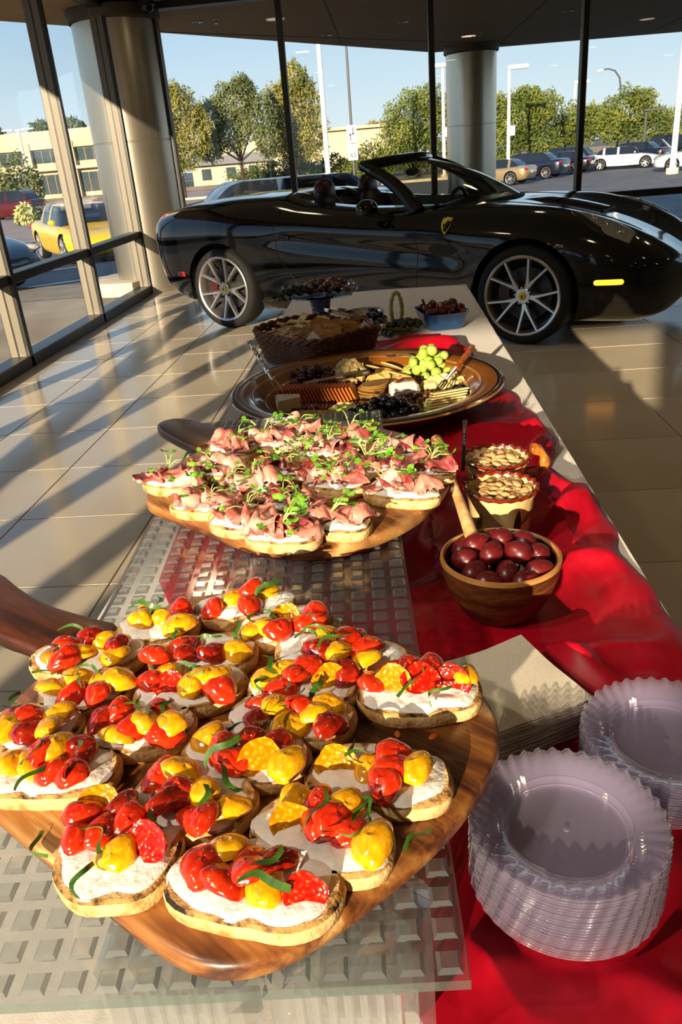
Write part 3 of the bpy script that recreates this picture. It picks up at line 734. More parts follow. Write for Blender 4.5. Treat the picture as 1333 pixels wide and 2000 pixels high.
sheet('ground_drive', -40, -13, [30, 36, 62], M_road, .01); sheet('ground_verge', -160, 160, [82, 150], M_dirt, .02)
sheet('ground_bed', 3, 40, [62.5, 80], M_dirt, .08)
for k, (x, y, a, L) in enumerate([(-5.0, 13.0, .95, 4.2), (-7.6, 15.5, .95, 4.2), (-2.4, 13.6, .95, 4.4)]):
    mb = MB(); n = 8; P = []; F = []
    for i in range(n+1):
        s_ = (i/n-.5)*L; px, py = x+math.cos(a)*s_, y+math.sin(a)*s_
        P += [(px-.06*math.sin(a), py+.06*math.cos(a), gz(py)+.004), (px+.06*math.sin(a), py-.06*math.cos(a), gz(py)+.004)]
    F = [(2*i, 2*i+1, 2*i+3, 2*i+2) for i in range(n)]
    tag(mb.add(P, F).build('ground_line', M_white, smooth=False), kind='structure')
kb = MB().box((-24, 61.6, -.90), (60, .35, .22)); tag(kb.build('trim_kerb', M_walk, smooth=False), kind='structure')

# cars in the lot
def hd(dx, dy): return math.atan2(dy, dx)
road_car(-7.75, 20.6, gz(20.6), hd(.56, -.83), 'coupe', '#f4c400', 'bright yellow sports car outside beyond the left glass wall', sign=True)
road_car(-7.65, 12.3, gz(12.3)-.02, hd(.92, -.38), 'coupe', '#141b2a', 'dark navy car cut off by the left edge of the picture')
road_car(-24.8, 53.4, -.95, hd(-1, .25), 'suv', '#4a0a10', 'dark red four-wheel drive on the far drive at the left edge')
road_car(-2.35, 15.0, gz(15)+.06, hd(-.93, -.36), 'coupe', '#5b6e86', 'grey-blue coupe with a paper in its windscreen behind the convertible tail', sign=True, metal=.4)
road_car(-2.1, 18.3, gz(18.3)+.03, hd(-.95, -.3), 'sedan', '#20201f', 'black coupe parked just beyond the grey-blue one')
row = 'cars parked in the row at the right'
road_car(6.1, 48.0, -.95, hd(-.86, .50), 'coupe', '#a58f68', 'champagne gold coupe, nearest of the parked row at the right', group=row, metal=.5)
road_car(8.7, 52.4, -.95, hd(-.86, .50), 'sedan', '#151a2c', 'dark blue saloon beside the champagne gold coupe', group=row)
road_car(11.2, 55.6, -.95, hd(-.86, .50), 'coupe', '#0d0f14', 'black coupe third from the steel column in the parked row', group=row)
road_car(12.4, 60.2, -.95, hd(-.86, .50), 'hatch', '#0b0b0c', 'black hatchback with bright wheels next to the window post', group=row)
road_car(15.6, 56.2, -.95, hd(.93, -.36), 'coupe', '#d8d8d6', 'white car in the parked row right of the window post', group=row)
road_car(17.2, 60.2, -.95, hd(-.80, .60), 'sedan', '#0e0e12', 'black saloon with glowing red tail lamp beyond the white car', group=row)
road_car(20.3, 63.2, -.95, hd(-.70, .72), 'suv', '#12161c', 'dark off-roader with its tailgate raised at the end of the row', hatch_up=True, group=row)
road_car(17.6, 48.4, -.95, hd(-.97, .22), 'sedan', '#c9d2dc', 'silver white saloon with raised bonnet at the right edge', bonnet_up=True, metal=.2)

# poles
def lamp_post(x, y, z, H, lab, L=1.3, flip=1, box=True):
    t = empty('lamp_post', (x, y, z), 0, lab, 'lamp post', 'white box lamp posts')
    MB().tube([(0, 0, 0), (0, 0, H)], [.13, .10], 12).build('pole', M_white, t)
    MB().cyl((0, 0, 0), .28, .35, 16, .26).build('footing', M_stone, t)
    hd_ = MB().box((flip*L*.42, 0, H+.10), (L, .45, .24), b=.03).build('lamp_head', M_white, t, False)
    MB().box((flip*L*.42, 0, H-.028), (L*.8, .36, .02)).build('lens', pm('lamp_lens', (.5, .48, .42), .3), hd_, False)
    if box: MB().box((.22, -.1, H*.43), (.38, .3, .62), b=.03).tube([(0, 0, H*.46), (.45, -.1, H*.46)], .05, 8).build('camera_box', M_white, t, False)
lamp_post(8.66, 60, -.95, 6.55, 'white lamp post with box lamp behind the champagne gold coupe', 1.35)
lamp_post(4.34, 62, -.95, 7.2, 'white lamp post half hidden by the outside steel column', 1.2, -.2)
lamp_post(17.2, 79, -.95, 6.3, 'white box lamp rising over the trees behind the right window post', 1.3, 1, False)
t = empty('street_flag_pole', (-3.5, 52, -.95), 0, 'tall white flag pole standing behind the convertible seats', 'pole')
MB().tube([(0, 0, 0), (0, 0, 11)], [.17, .12], 12).build('shaft', M_white, t); MB().cyl((0, 0, 0), .35, .3, 16).build('footing', M_stone, t)
t = empty('white_post', (15.0, 45, -.95), 0, 'white pole at the right edge in front of the silver saloon', 'pole')
MB().tube([(0, 0, 0), (0, 0, 7.6)], [.16, .12], 12).build('shaft', M_white, t); MB().cyl((0, 0, 0), .32, .3, 16).build('footing', M_stone, t)
t = empty('street_lamp', (21.45, 80, -.95), 0, 'curved-arm street lamp above the trees at the right', 'street lamp')
MB().tube([(0, 0, 0), (0, 0, 5.6), (-.15, 0, 6.5), (-.6, 0, 7.1), (-1.2, 0, 7.3), (-1.7, 0, 7.25)], [.12, .09, .08, .07, .06, .06], 10).build('pole', M_sgrey, t)
MB().ball((-1.85, 0, 7.2), (.35, .15, .10), 12, 8).build('lamp_head', M_white, t)
t = empty('dark_lamp', (18.5, 62, -.95), 0, 'short dark lamp with flat head among the trees at the right', 'lamp post')
MB().tube([(0, 0, 0), (0, 0, 3.4)], .09, 10).build('pole', M_sgrey, t); MB().box((.55, 0, 3.42), (1.5, .5, .14), b=.02).build('lamp_head', M_sgrey, t, False)
t = empty('drive_lamp', (-34.5, 80, -.95), 0, 'slim pale lamp post with twin heads before the tan office building', 'lamp post')
MB().tube([(0, 0, 0), (0, 0, 6.6)], [.16, .12], 10).build('pole', M_white, t); MB().box((-1.0, 0, 6.65), (1.1, .4, .14), b=.02).box((1.0, 0, 6.65), (1.1, .4, .14), b=.02).box((0, 0, 6.62), (1.6, .1, .08)).build('lamp_head', M_white, t, False)
# road sign pole
def text_mesh(s, size, mat, name):
    cu = bpy.data.curves.new('txt', 'FONT'); cu.body = s; cu.size = size; cu.align_x = 'CENTER'; cu.align_y = 'CENTER'; cu.extrude = .002
    o = bpy.data.objects.new('txt', cu); sc.collection.objects.link(o); dg = bpy.context.evaluated_depsgraph_get(); dg.update()
    me = bpy.data.meshes.new_from_object(o.evaluated_get(dg)); bpy.data.objects.remove(o); me.materials.clear(); me.materials.append(mat); me.name = name; return me
t = empty('speed_sign', (-2.0, 55, -.95), 0, 'dark pole carrying two white road signs, the lower reading 40', 'road sign')
MB().tube([(0, 0, 0), (0, 0, 9.2)], [.09, .07], 10).build('pole', M_sgrey, t)
s1 = MB().box((0, -.11, 2.30), (.64, .03, .95), b=.01).build('speed_panel', M_white, t, False)
place('panel_digits', text_mesh('40', .44, M_ink, 'digits'), s1, (0, -.13, 2.10), (PI/2, 0, 0))
place('panel_text', text_mesh('SPEED\nLIMIT', .17, M_ink, 'words'), s1, (0, -.13, 2.54), (PI/2, 0, 0))
s2 = MB().box((0, -.11, 3.35), (.64, .03, 1.05), b=.01).build('symbol_panel', M_white, t, False)
ar = MB()
for sx, zz in ((-.09, 3.18), (.09, 3.52)):
    d = 1 if sx < 0 else -1
    ar.add([(sx-.03, -.128, zz-d*.22), (sx+.03, -.128, zz-d*.22), (sx+.03, -.128, zz+d*.10), (sx+.10, -.128, zz+d*.10), (sx, -.128, zz+d*.26), (sx-.10, -.128, zz+d*.10), (sx-.03, -.128, zz+d*.10)], [(0, 1, 2, 6), (3, 4, 5)])
ar.build('panel_arrows', M_ink, s2, False)
t = empty('lot_sign', (-14.2, 36, -.95), 0, 'small blank white board on a post beside the yellow car', 'sign')
MB().tube([(0, 0, 0), (0, 0, .7)], .05, 8).build('post', M_white, t); MB().box((0, -.06, .95), (1.0, .04, .5), b=.01).build('board', M_white, t, False)

# buildings
M_tan = pm('tan_stucco', '#c4b59c', .85, col2='#b9a98e', scale=.6)
M_tand = pm('brown_stucco', '#a48d72', .85, col2='#97826a', scale=.6)
M_bglass = pm('office_glass', (.03, .05, .06), .08, spec=.9)
b = empty('office_building', (-42, 98, -.95), 0, 'tan two-storey office building with dark window bands behind the left glass', 'building')
MB().box((-8, 6, 3.6), (44, 12, 7.2)).build('wall', M_tan, b, False)
MB().box((-8, -.25, 6.3), (44.4, .6, 1.9)).build('parapet', M_tan, b, False)
for k in range(-4, 3):
    x = k*5.2+3
    for z0, z1 in ((.5, 2.6), (3.9, 5.2)):
        f = MB().box((x, -.03, (z0+z1)/2), (4.2, .10, z1-z0)).build('window', M_bglass, b, False)
        for q in (-1, 0, 1): MB().box((x+q*1.05, -.10, (z0+z1)/2), (.07, .06, z1-z0)).build('glazing_bar', M_tand, f, False)
    MB().box((x+2.6, -.35, 3.0), (.9, .7, 6.0)).build('pier', M_tan, b, False)
MB().box((-8, -.5, 3.2), (44, 1.0, .35)).build('floor_band', M_tan, b, False)
b = empty('roadside_house', (-18.5, 100, -.95), 0, 'low white house with grey roof behind the leafy trees', 'building')
MB().box((0, 3, 1.1), (9, 6, 2.4)).build('wall', pm('white_render', '#a8a194', .8), b, False)
MB().add([(-5.2, -.8, 2.2), (5.2, -.8, 2.2), (5.2, 6.8, 2.2), (-5.2, 6.8, 2.2), (-3, 3, 3.6), (3, 3, 3.6)], [(0, 1, 5, 4), (1, 2, 5), (2, 3, 4, 5), (3, 0, 4)]).build('roof', pm('grey_roof', '#8d8a88', .8), b, False)
for x in (-2.8, .2, 2.9): MB().box((x, -.03, 1.2), (1.1, .1, 1.2)).build('window', M_bglass, b, False)
b = empty('garden_wall', (-9, 102, -.95), 0, 'long cream wall with a dark garage opening behind the trees', 'building')
MB().box((0, 2, 2.3), (26, 4, 4.6)).build('wall', M_tan, b, False); MB().box((-1.5, -.03, 1.3), (3.6, .1, 2.4)).build('garage_door', M_dark, b, False)
b = empty('brown_shop', (-5.5, 108, -.95), 0, 'brown flat-roofed building between the tall white pole and the road signs', 'building')
MB().box((1.2, 4, 2.5), (9.5, 8, 5.0)).build('wall', M_tand, b, False); MB().box((1.2, 3.8, 5.1), (10, 8.6, .35)).build('roof_edge', M_tan, b, False)
for x in (-1.2, .6, 2.4, 4.2): MB().box((x, -.05, 1.3), (1.1, .14, 2.4)).build('window', M_bglass, b, False)

# trees and shrubs
def leafmat(n, c1, c2): return pm('leaf_'+n, c1, .6, col2=c2, scale=.55, detail=5, lo=.35, hi=.68, spec=.3)
L_gold = leafmat('golden', '#5a6126', '#a0964a'); L_grey = leafmat('greygreen', '#485434', '#838a54'); L_green = leafmat('green', '#445420', '#7e873c'); L_dark = leafmat('dark', '#37481f', '#5f6c30')
L_palm = leafmat('palm', '#9aa32c', '#d0c850')
M_bark = pm('bark', '#4a3d30', .9, col2='#2f271f', scale=4)
def foliage(name, blobs, n, size, mat, parent, droop=0, seed=1):
    rg = np.random.default_rng(seed); vol = np.array([b[3]*b[4]*b[5] for b in blobs])**(2/3); cnt = np.maximum(30, (n*vol/vol.sum()).astype(int)); V = []; F = []
    for (cx, cy, cz, rx, ry, rz), k in zip(blobs, cnt):
        d = rg.normal(size=(k, 3)); d /= np.linalg.norm(d, axis=1)[:, None]; r = rg.uniform(.35, 1.06, k)**.6
        lump = 1+.16*np.sin(d[:, 0]*7+cx)*np.cos(d[:, 2]*6+cz)+.1*np.sin(d[:, 1]*11+d[:, 2]*9)
        c = np.array([cx, cy, cz])+d*(r*lump)[:, None]*np.array([rx, ry, rz])
        a = rg.normal(size=(k, 3)); a[:, 2] -= droop; a /= np.linalg.norm(a, axis=1)[:, None]; q = np.cross(a, rg.normal(size=(k, 3))); q /= np.linalg.norm(q, axis=1)[:, None]
        s_ = size*rg.uniform(.6, 1.4, k)[:, None]; w_ = s_*(.30 if droop else .5)
        base = len(V); P = np.stack([c-a*s_, c+q*w_, c+a*s_, c-q*w_], 1).reshape(-1, 3); V += P.tolist(); F += [(base+4*i, base+4*i+1, base+4*i+2, base+4*i+3) for i in range(k)]
    mb = MB(); mb.v = V; mb.f = F; mb.mi = [0]*len(F); return mb.build(name, mat, parent, False)
def tree(name, x, y, z, H, blobs, n, size, mat, lab, droop=0, trunk=.18, seed=1, group='trees outside', lean=0, cat='tree'):
    t = empty(name, (x, y, z), 0, lab, cat, group)
    foliage('foliage', blobs, n, size, mat, t, droop, seed)
    rg = random.Random(seed); tm = MB().tube([(0, 0, 0), (lean*.3, 0, H*.25), (lean*.6, .1, H*.5), (lean, 0, H*.8)], [trunk, trunk*.8, trunk*.6, trunk*.2], 8)
    tm.build('trunk', M_bark, t); br = MB()
    for (cx, cy, cz, rx, ry, rz) in blobs:
        s0 = H*.28; br.tube([(lean*.35, 0, s0), (cx*.5, cy*.5, lerp(s0, cz, .6)), (cx, cy, cz)], [trunk*.5, trunk*.35, trunk*.12], 6)
    br.build('branches', M_bark, t)
    return t
tree('feathery_tree', -7.75, 73.8, -.95, 9.2, [(0, 0, 5.4, 2.1, 2, 2.6), (.5, 0, 8.1, 1.2, 1.2, 1.6), (1.4, .2, 6.4, 1.2, 1, 2.2), (-1.0, 0, 6.6, 1.3, 1.2, 1.6), (1.6, 0, 3.9, 1.5, 1.2, 1.9), (-1.0, .3, 3.6, 1.2, 1, 1.4), (.4, 0, 3.0, 1.4, 1, 1.2)], 16000, .15, L_gold, 'tallest feathery golden-green tree behind the centre window post', .9, .16, 3, lean=.4)
tree('spreading_tree', -11.7, 69, -.95, 8.3, [(0, 0, 6.6, 1.9, 1.6, 1.7), (-2.0, 0, 5.6, 1.4, 1.2, 1.5), (1.8, 0, 5.4, 1.5, 1.3, 1.8), (-.8, 0, 4.2, 1.9, 1.2, 1.2), (.8, .2, 7.6, 1.0, .9, .9), (2.3, 0, 3.6, 1.1, .9, 1.3), (-2.4, 0, 3.6, 1.1, 1, 1.2)], 15000, .15, L_grey, 'spreading grey-green tree with forked trunk beyond the convertible tail', .9, .16, 5)
tree('weeping_tree', -15.7, 64.6, -.95, 7.8, [(0, 0, 6.0, 1.9, 1.4, 1.9), (-1.3, 0, 4.6, 1.4, 1.1, 1.9), (1.5, 0, 4.6, 1.3, 1, 2.0), (.2, 0, 7.0, 1.1, .9, .9), (.2, 0, 3.2, 1.5, 1, 1.4)], 12000, .15, L_gold, 'weeping golden-green tree just right of the corner column', .9, .15, 7)
tree('broad_tree', 2.6, 72, -.95, 7.2, [(0, 0, 4.4, 2.6, 2.2, 2.2), (1.2, 0, 5.6, 1.6, 1.6, 1.3), (-1.0, 0, 3.2, 2.0, 1.6, 1.6), (2.4, 0, 3.4, 1.8, 1.6, 2.0), (.2, 0, 1.6, 2.6, 1.6, 1.4)], 14000, .15, L_green, 'broad round green tree left of the outside steel column', .2, .2, 11)
tree('wind_blown_tree', 11.0, 70, -.95, 6.2, [(0, 0, 3.6, 2.2, 1.8, 2.0), (-1.6, 0, 4.2, 1.2, 1.2, 1.4), (1.6, 0, 4.2, 1.6, 1.5, 1.4), (.5, 0, 5.2, 1.2, 1.2, .8), (-1.4, 0, 1.9, 1.5, 1.3, 1.2), (1.8, 0, 2.0, 1.6, 1.4, 1.2)], 14000, .16, L_green, 'wind-blown green tree above the champagne gold and blue cars', .2, .18, 13)
tree('hedge_tree', 17.0, 75.5, -.95, 5.0, [(0, 0, 3.0, 2.0, 1.8, 1.8), (1.6, 0, 3.3, 1.4, 1.3, 1.2), (-1.4, 0, 2.4, 1.4, 1.3, 1.3)], 6000, .17, L_green, 'lower green tree directly behind the right window post', .2, .15, 17)
tree('domed_tree', 20.2, 72, -.95, 5.6, [(0, 0, 3.4, 2.2, 2, 1.9), (.8, 0, 4.4, 1.2, 1.2, .9), (-1.4, 0, 2.6, 1.4, 1.3, 1.3), (1.9, 0, 2.4, 1.6, 1.4, 1.4)], 7000, .17, L_green, 'domed green tree under the curved street lamp', .2, .16, 19)
tree('edge_tree', 26.2, 76.5, -.95, 4.2, [(0, 0, 2.4, 2.6, 1.8, 1.6), (1.8, 0, 2.8, 2.0, 1.6, 1.4)], 5000, .17, L_green, 'green tree at the right edge behind the white pole', .2, .15, 23)
def shrub(x, y, z, rx, ry, rz, n, mat, lab, seed, size=.14, name='shrub'):
    t = empty(name, (x, y, z), 0, lab, 'shrub', 'shrubs outside'); foliage('foliage', [(0, 0, rz*.9, rx, ry, rz), (rx*.5, 0, rz*.7, rx*.6, ry*.8, rz*.7), (-rx*.5, 0, rz*.6, rx*.6, ry*.8, rz*.6)], n, size, mat, t, 0, seed)
    sm = MB()
    for q in range(4): sm.tube([(0, 0, 0), (rx*.3*math.cos(q*1.6), .1, rz*.5), (rx*.5*math.cos(q*1.6), .2*math.sin(q), rz)], [.05, .04, .02], 6)
    sm.build('stems', M_bark, t); return t
shrub(-4.9, 79.5, -.95, 2.2, 1.4, 1.2, 2500, L_green, 'green shrub at the foot of the tallest feathery tree', 31)
shrub(-1.2, 76.5, -.95, 2.2, 1.4, 1.6, 3000, L_green, 'rounded shrub beside the speed sign pole', 32)
shrub(23.2, 66, -.95, 1.3, 1.2, 1.2, 2500, leafmat('ball', '#6d7a24', '#9a9d3c'), 'clipped ball shrub right of the off-roader', 33)
shrub(-10.5, 84, -.95, 5.0, 1.4, 1.2, 4500, L_dark, 'dark low hedge in front of the cream wall', 34)
shrub(-20.0, 45, -.95, .5, .5, .5, 500, leafmat('agave', '#a6a86a', '#d1cf98'), 'pale spiky plant beside the red four-wheel drive', 35, .3)
shrub(-27.5, 62, -.95, 1.6, 1.4, 2.2, 2500, L_grey, 'grey-green shrub before the office building at the left edge', 36)
shrub(9.0, 66, -.95, 2.4, 1.0, .7, 2000, L_green, 'low green bush behind the champagne gold coupe', 37)
for k, (x, y, s, lab) in enumerate([(-55.5, 118, 2.2, 'small dark tree over the office roof at the left edge'), (-49, 122, 1.8, 'middle dark tree over the office roof'), (-44.0, 120, 2.0, 'rightmost dark tree over the office roof beside the window post')]):
    tree('roofline_tree', x, y, -.95, 9.5, [(0, 0, 8.4, s, s, 1.4), (s*.6, 0, 7.6, s*.7, s*.7, 1.1)], 1500, .3, L_dark, lab, 0, .2, 41+k)
tree('far_palm_tree', -1.1, 121, -.95, 5.8, [(0, 0, 5.2, 1.6, 1.2, .9), (1.5, 0, 4.8, 1.3, 1.2, .9)], 1500, .22, leafmat('far', '#7d7350', '#9d9468'), 'hazy brown tree far behind the road signs', 0, .2, 47)
t = empty('fan_palm', (-13.6, 52, -.95), 0, 'small yellow-green palm beside the grey-blue coupe roof', 'palm')
MB().tube([(0, 0, 0), (0, 0, 1.1)], [.18, .14], 10).build('trunk', M_bark, t)
fm = MB(); rg = random.Random(5)
for k in range(26):
    a = rg.uniform(0, 2*PI); el = rg.uniform(-.2, 1.2); R_ = rg.uniform(.8, 1.25); d = Vector((math.cos(a)*math.cos(el), math.sin(a)*math.cos(el), math.sin(el)))
    s_ = d.cross(Vector((0, 0, 1))).normalized(); p0 = Vector((0, 0, 1.1)); P = []
    for q in range(6):
        u = q/5; c = p0+d*R_*u+Vector((0, 0, -.45*u*u)); w_ = .14*math.sin(PI*(u*.9+.08)); P += [c-s_*w_, c+s_*w_]
    fm.add(P, [(2*q, 2*q+1, 2*q+3, 2*q+2) for q in range(5)])
fm.build('fronds', L_palm, t, False)
# ------------------------------------------------------------------ the buffet table, cloths, glass shelf, boards
M_linen = pm('white_linen', '#e6e1da', .85, col2='#dcd6ce', scale=90, bump=.05, bscale=500, sheen=.2)
M_red = pm('red_satin', (.42, .003, .016), .40, col2=(.36, .002, .012), scale=60, spec=.28)
M_red.node_tree.nodes['Principled BSDF'].inputs['Anisotropic'].default_value = .4
TXL, TXR, TYN, TYF, TZ = -.455, .352, .12, 3.74, .74
tb = empty('buffet_table', (0, 0, 0), 0, 'long folding table hidden under the white cloth', 'table')
MB().box(((TXL+TXR)/2, (TYN+TYF)/2, TZ-.025), (TXR-TXL-.03, TYF-TYN-.03, .04), b=.01).build('tabletop', pm('table_laminate', (.4, .38, .35), .5), tb, False)
for x in (TXL+.1, TXR-.1):
    for y in (TYN+.15, (TYN+TYF)/2, TYF-.15): MB().tube([(x, y, .0), (x, y, TZ-.045)], .016, 10).build('leg', M_sgrey, tb)
# white cloth: top plus fluted drop all round
def cloth_top(x, y): return TZ+.0015*vnoise(x*4, y*3, 2)+.003*math.exp(-((y-3.30+.25*x)/.012)**2)*(x < .2)
wc = MB(); nx, ny = 40, 130
wc.grid(lambda u, v: (lerp(TXL, TXR, u), lerp(TYN, TYF, v), cloth_top(lerp(TXL, TXR, u), lerp(TYN, TYF, v))), nx, ny)
per = []
def rr_pt(s):                      # perimeter walk with rounded corners
    W, L = TXR-TXL, TYF-TYN; r = .06; segs = [(W-2*r), PI*r/2, (L-2*r), PI*r/2]*2; tot = sum(segs); s = (s % 1)*tot; k = 0
    while s > segs[k]: s -= segs[k]; k += 1
    c = [(TXL+r, TYN+r), (TXR-r, TYN+r), (TXR-r, TYF-r), (TXL+r, TYF-r)]
    if k == 0: return (TXL+r+s, TYN, 0, -1)
    if k == 2: return (TXR, TYN+r+s, 1, 0)
    if k == 4: return (TXR-r-s, TYF, 0, 1)
    if k == 6: return (TXL, TYF-r-s, -1, 0)
    q = {1: c[1], 3: c[2], 5: c[3], 7: c[0]}[k]; a = {1: -PI/2, 3: 0, 5: PI/2, 7: PI}[k]+s/r
    return (q[0]+r*math.cos(a), q[1]+r*math.sin(a), math.cos(a), math.sin(a))
NP = 420
def skirt(u, v):
    x, y, nx_, ny_ = rr_pt(u); d = v*.70; fl = .022*math.sin(u*2*PI*46+3*math.sin(u*30))*min(1, d/.25)
    o = -.006 if v == 0 else .010*min(1, d/.05)+fl+.03*d; return (x+nx_*o, y+ny_*o, TZ-d+(.001 if v == 0 else .004*(v < .06)))
wc.grid(lambda u, v: skirt(u, v**1.9), NP, 14, wrap=True)
tag(wc.build('tablecloth', M_linen), 'white linen tablecloth covering the long buffet table', 'tablecloth')

# red satin runner
REDR = [(.893, .356), (.954, .349), (1.096, .338), (1.207, .352), (1.30, .345), (1.356, .325), (1.40, .285), (1.46, .30), (1.52, .330), (1.60, .336), (1.826, .317), (2.038, .291), (2.303, .255), (2.52, .225), (2.66, .16)]
REDL = [(.25, .02), (.36, .0), (.45, -.06), (.70, -.22), (1.05, -.39), (1.5, -.42), (2.0, -.40), (2.4, -.37), (2.55, -.25), (2.66, .02)]
RR = ([.2]+[a for a, _ in REDR], [.36]+[b for _, b in REDR]); RL = ([a for a, _ in REDL], [b for _, b in REDL])
BUMPS = [(.285, 1.19, 75, .085, .028, .040), (.30, 1.50, 80, .11, .030, .036), (.27, 1.03, 40, .08, .026, .016), (.035, .98, 70, .10, .022, .022), (.03, 1.16, 110, .09, .022, .024),
         (.255, .80, 35, .10, .030, .016), (.20, 1.36, 15, .10, .020, .020), (.20, .78, -20, .07, .022, .014), (.30, .70, 60, .09, .02, .012), (.06, .42, 75, .10, .02, .012), (.19, .36, -35, .08, .018, .012), (.28, .46, 60, .08, .02, .012),
         (.22, 1.62, 20, .12, .03, .022), (.12, 2.50, 10, .18, .05, .022), (.28, 1.30, -40, .06, .02, .022), (.05, 1.33, 140, .08, .02, .018), (.20, 2.42, -30, .1, .03, .012)]
FLAT = [(.13, .92, .09), (.155, 1.12, .075), (.162, 1.242, .075), (.125, .475, .085), (.245, .60, .085), (.10, .70, .10), (-.073, 1.9, .34), (-.24, 2.435, .2), (.165, 2.83, .14), (-.17, .372, .09), (-.05, .372, .09), (-.19, .98, .09), (-.22, 1.36, .09), (-.08, 1.38, .09)]
def red_z(x, y):
    z = 0
    for cx, cy, a, L_, W_, h in BUMPS:
        a = math.radians(a); dx, dy = x-cx, y-cy; u, v = dx*math.cos(a)+dy*math.sin(a), -dx*math.sin(a)+dy*math.cos(a)
        v += .02*math.sin(u*30)
        z += 1.3*h*math.exp(-(u/L_)**2-(v/W_)**2)
    z += .0035*(1+vnoise(x*14+y*4, y*9, 5))+.002*(1+vnoise(x*31-y*12, y*24, 8))
    m = 1
    for cx, cy, r in FLAT:
        d = math.hypot(x-cx, y-cy); m = min(m, min(1, max(0, (d-r*.86)/.05)))
    if -.36 < x < .05 and y < 1.5: m = min(m, .5)
    return z*m
rc = MB()
def redf(u, v):
    y = lerp(.22, 2.70, v**1.15); xa = float(np.interp(y, *RL)); xb = float(cubic(RR[0], RR[1], y)); xb += .006*math.sin(y*40)
    x = lerp(xa, xb, u); e = min(1, min(u*(xb-xa), (1-u)*(xb-xa), (y-.2)*.6, (2.72-y)*.5)/.03)
    return (x, y, TZ+.0025+(red_z(x, y)+.003)*max(.0, e)**.5)
rc.grid(redf, 130, 420); rc.build('red_runner', M_red)
tag(bpy.data.objects['red_runner'], 'crumpled red satin runner spread along the white tablecloth', 'table runner')

# embossed glass shelf on clear blocks
M_emb = clear('embossed_glass', (.70, .74, .74), 1.5, .10, haze=.13, haze_col=(.42, .45, .45), gain=1.2)
M_embe = clear('glass_edge', (.50, .62, .60), 1.5, .06, haze=.30, haze_col=(.30, .36, .34))
M_block = clear('clear_block_glass', (.90, .92, .92), 1.5, .02, haze=.14, gain=2.2)
SH_A, SH_B, SH_C, SH_D = Vector((-.337, .297)), Vector((.030, .317)), Vector((-.030, 1.50)), Vector((-.397, 1.48)); SZ = .860
gs = empty('glass_shelf', (0, 0, 0), 0, 'long embossed glass shelf raised on clear blocks under both boards', 'shelf')
def shp(u, v): return (SH_A.lerp(SH_B, u)).lerp(SH_D.lerp(SH_C, u), v)
oc = [shp(0, 0), shp(1, 0), shp(1, 1), shp(0, 1)]
mb = MB(); mb.add([(*p, SZ-.009) for p in oc]+[(*p, SZ) for p in oc], [(4, 5, 6, 7)]); mb.build('slab', M_emb, gs, False)
mb = MB(); mb.add([(*p, SZ-.009) for p in oc]+[(*p, SZ) for p in oc], [(0, 1, 5, 4), (1, 2, 6, 5), (2, 3, 7, 6), (3, 0, 4, 7)]); mb.build('slab_edge', M_embe, gs, False)
em = MB(); NU, NV = 15, 49
for i in range(NU):
    for j in range(NV):
        def q(a, b, z): p = shp((i+a)/NU, (j+b)/NV); return (p.x, p.y, SZ+z)
        o, n_ = .16, .27; P = [q(o, o, .0003), q(1-o, o, .0003), q(1-o, 1-o, .0003), q(o, 1-o, .0003), q(n_, n_, .0034), q(1-n_, n_, .0034), q(1-n_, 1-n_, .0034), q(n_, 1-n_, .0034)]
        em.cur = 1; em.add(P, [(0, 1, 5, 4), (1, 2, 6, 5), (2, 3, 7, 6), (3, 0, 4, 7)]); em.cur = 0; em.add(P[4:], [(0, 1, 2, 3)])
tag(em.build('embossed_squares', [clear('embossed_square_glass', (.84, .87, .87), 1.5, .10, haze=.12, haze_col=(.70, .76, .78), gain=1.5), clear('embossed_square_side', (.50, .54, .54), 1.5, .15, haze=.30, haze_col=(.40, .44, .45), gain=1.3)], gs, False), kind='stuff')
for k, (x, y, lab) in enumerate([(-.170, .372, 'clear ribbed glass block under the front left of the glass shelf'), (-.050, .372, 'clear ribbed glass block under the front right of the glass shelf'), (-.19, .98, 'clear glass block in the middle under the glass shelf'), (-.22, 1.36, 'clear glass block under the far left of the glass shelf'), (-.08, 1.38, 'clear glass block under the far right of the glass shelf')]):
    t = empty('glass_block', (x, y, TZ+.0068), 0, lab, 'glass block', 'blocks holding the glass shelf')
    MB().box((0, 0, .0515), (.115, .09, .103), b=.014).build('outer_shell', M_block, t)
    MB().box((0, 0, .052), (.085, .06, .07), b=.018).build('inner_hollow', M_block, t)
    for q in range(-3, 4): MB().tube([(q*.011, -.0455, .012), (q*.011, -.0455, .088)], .0035, 6).build('rib', M_block, t)

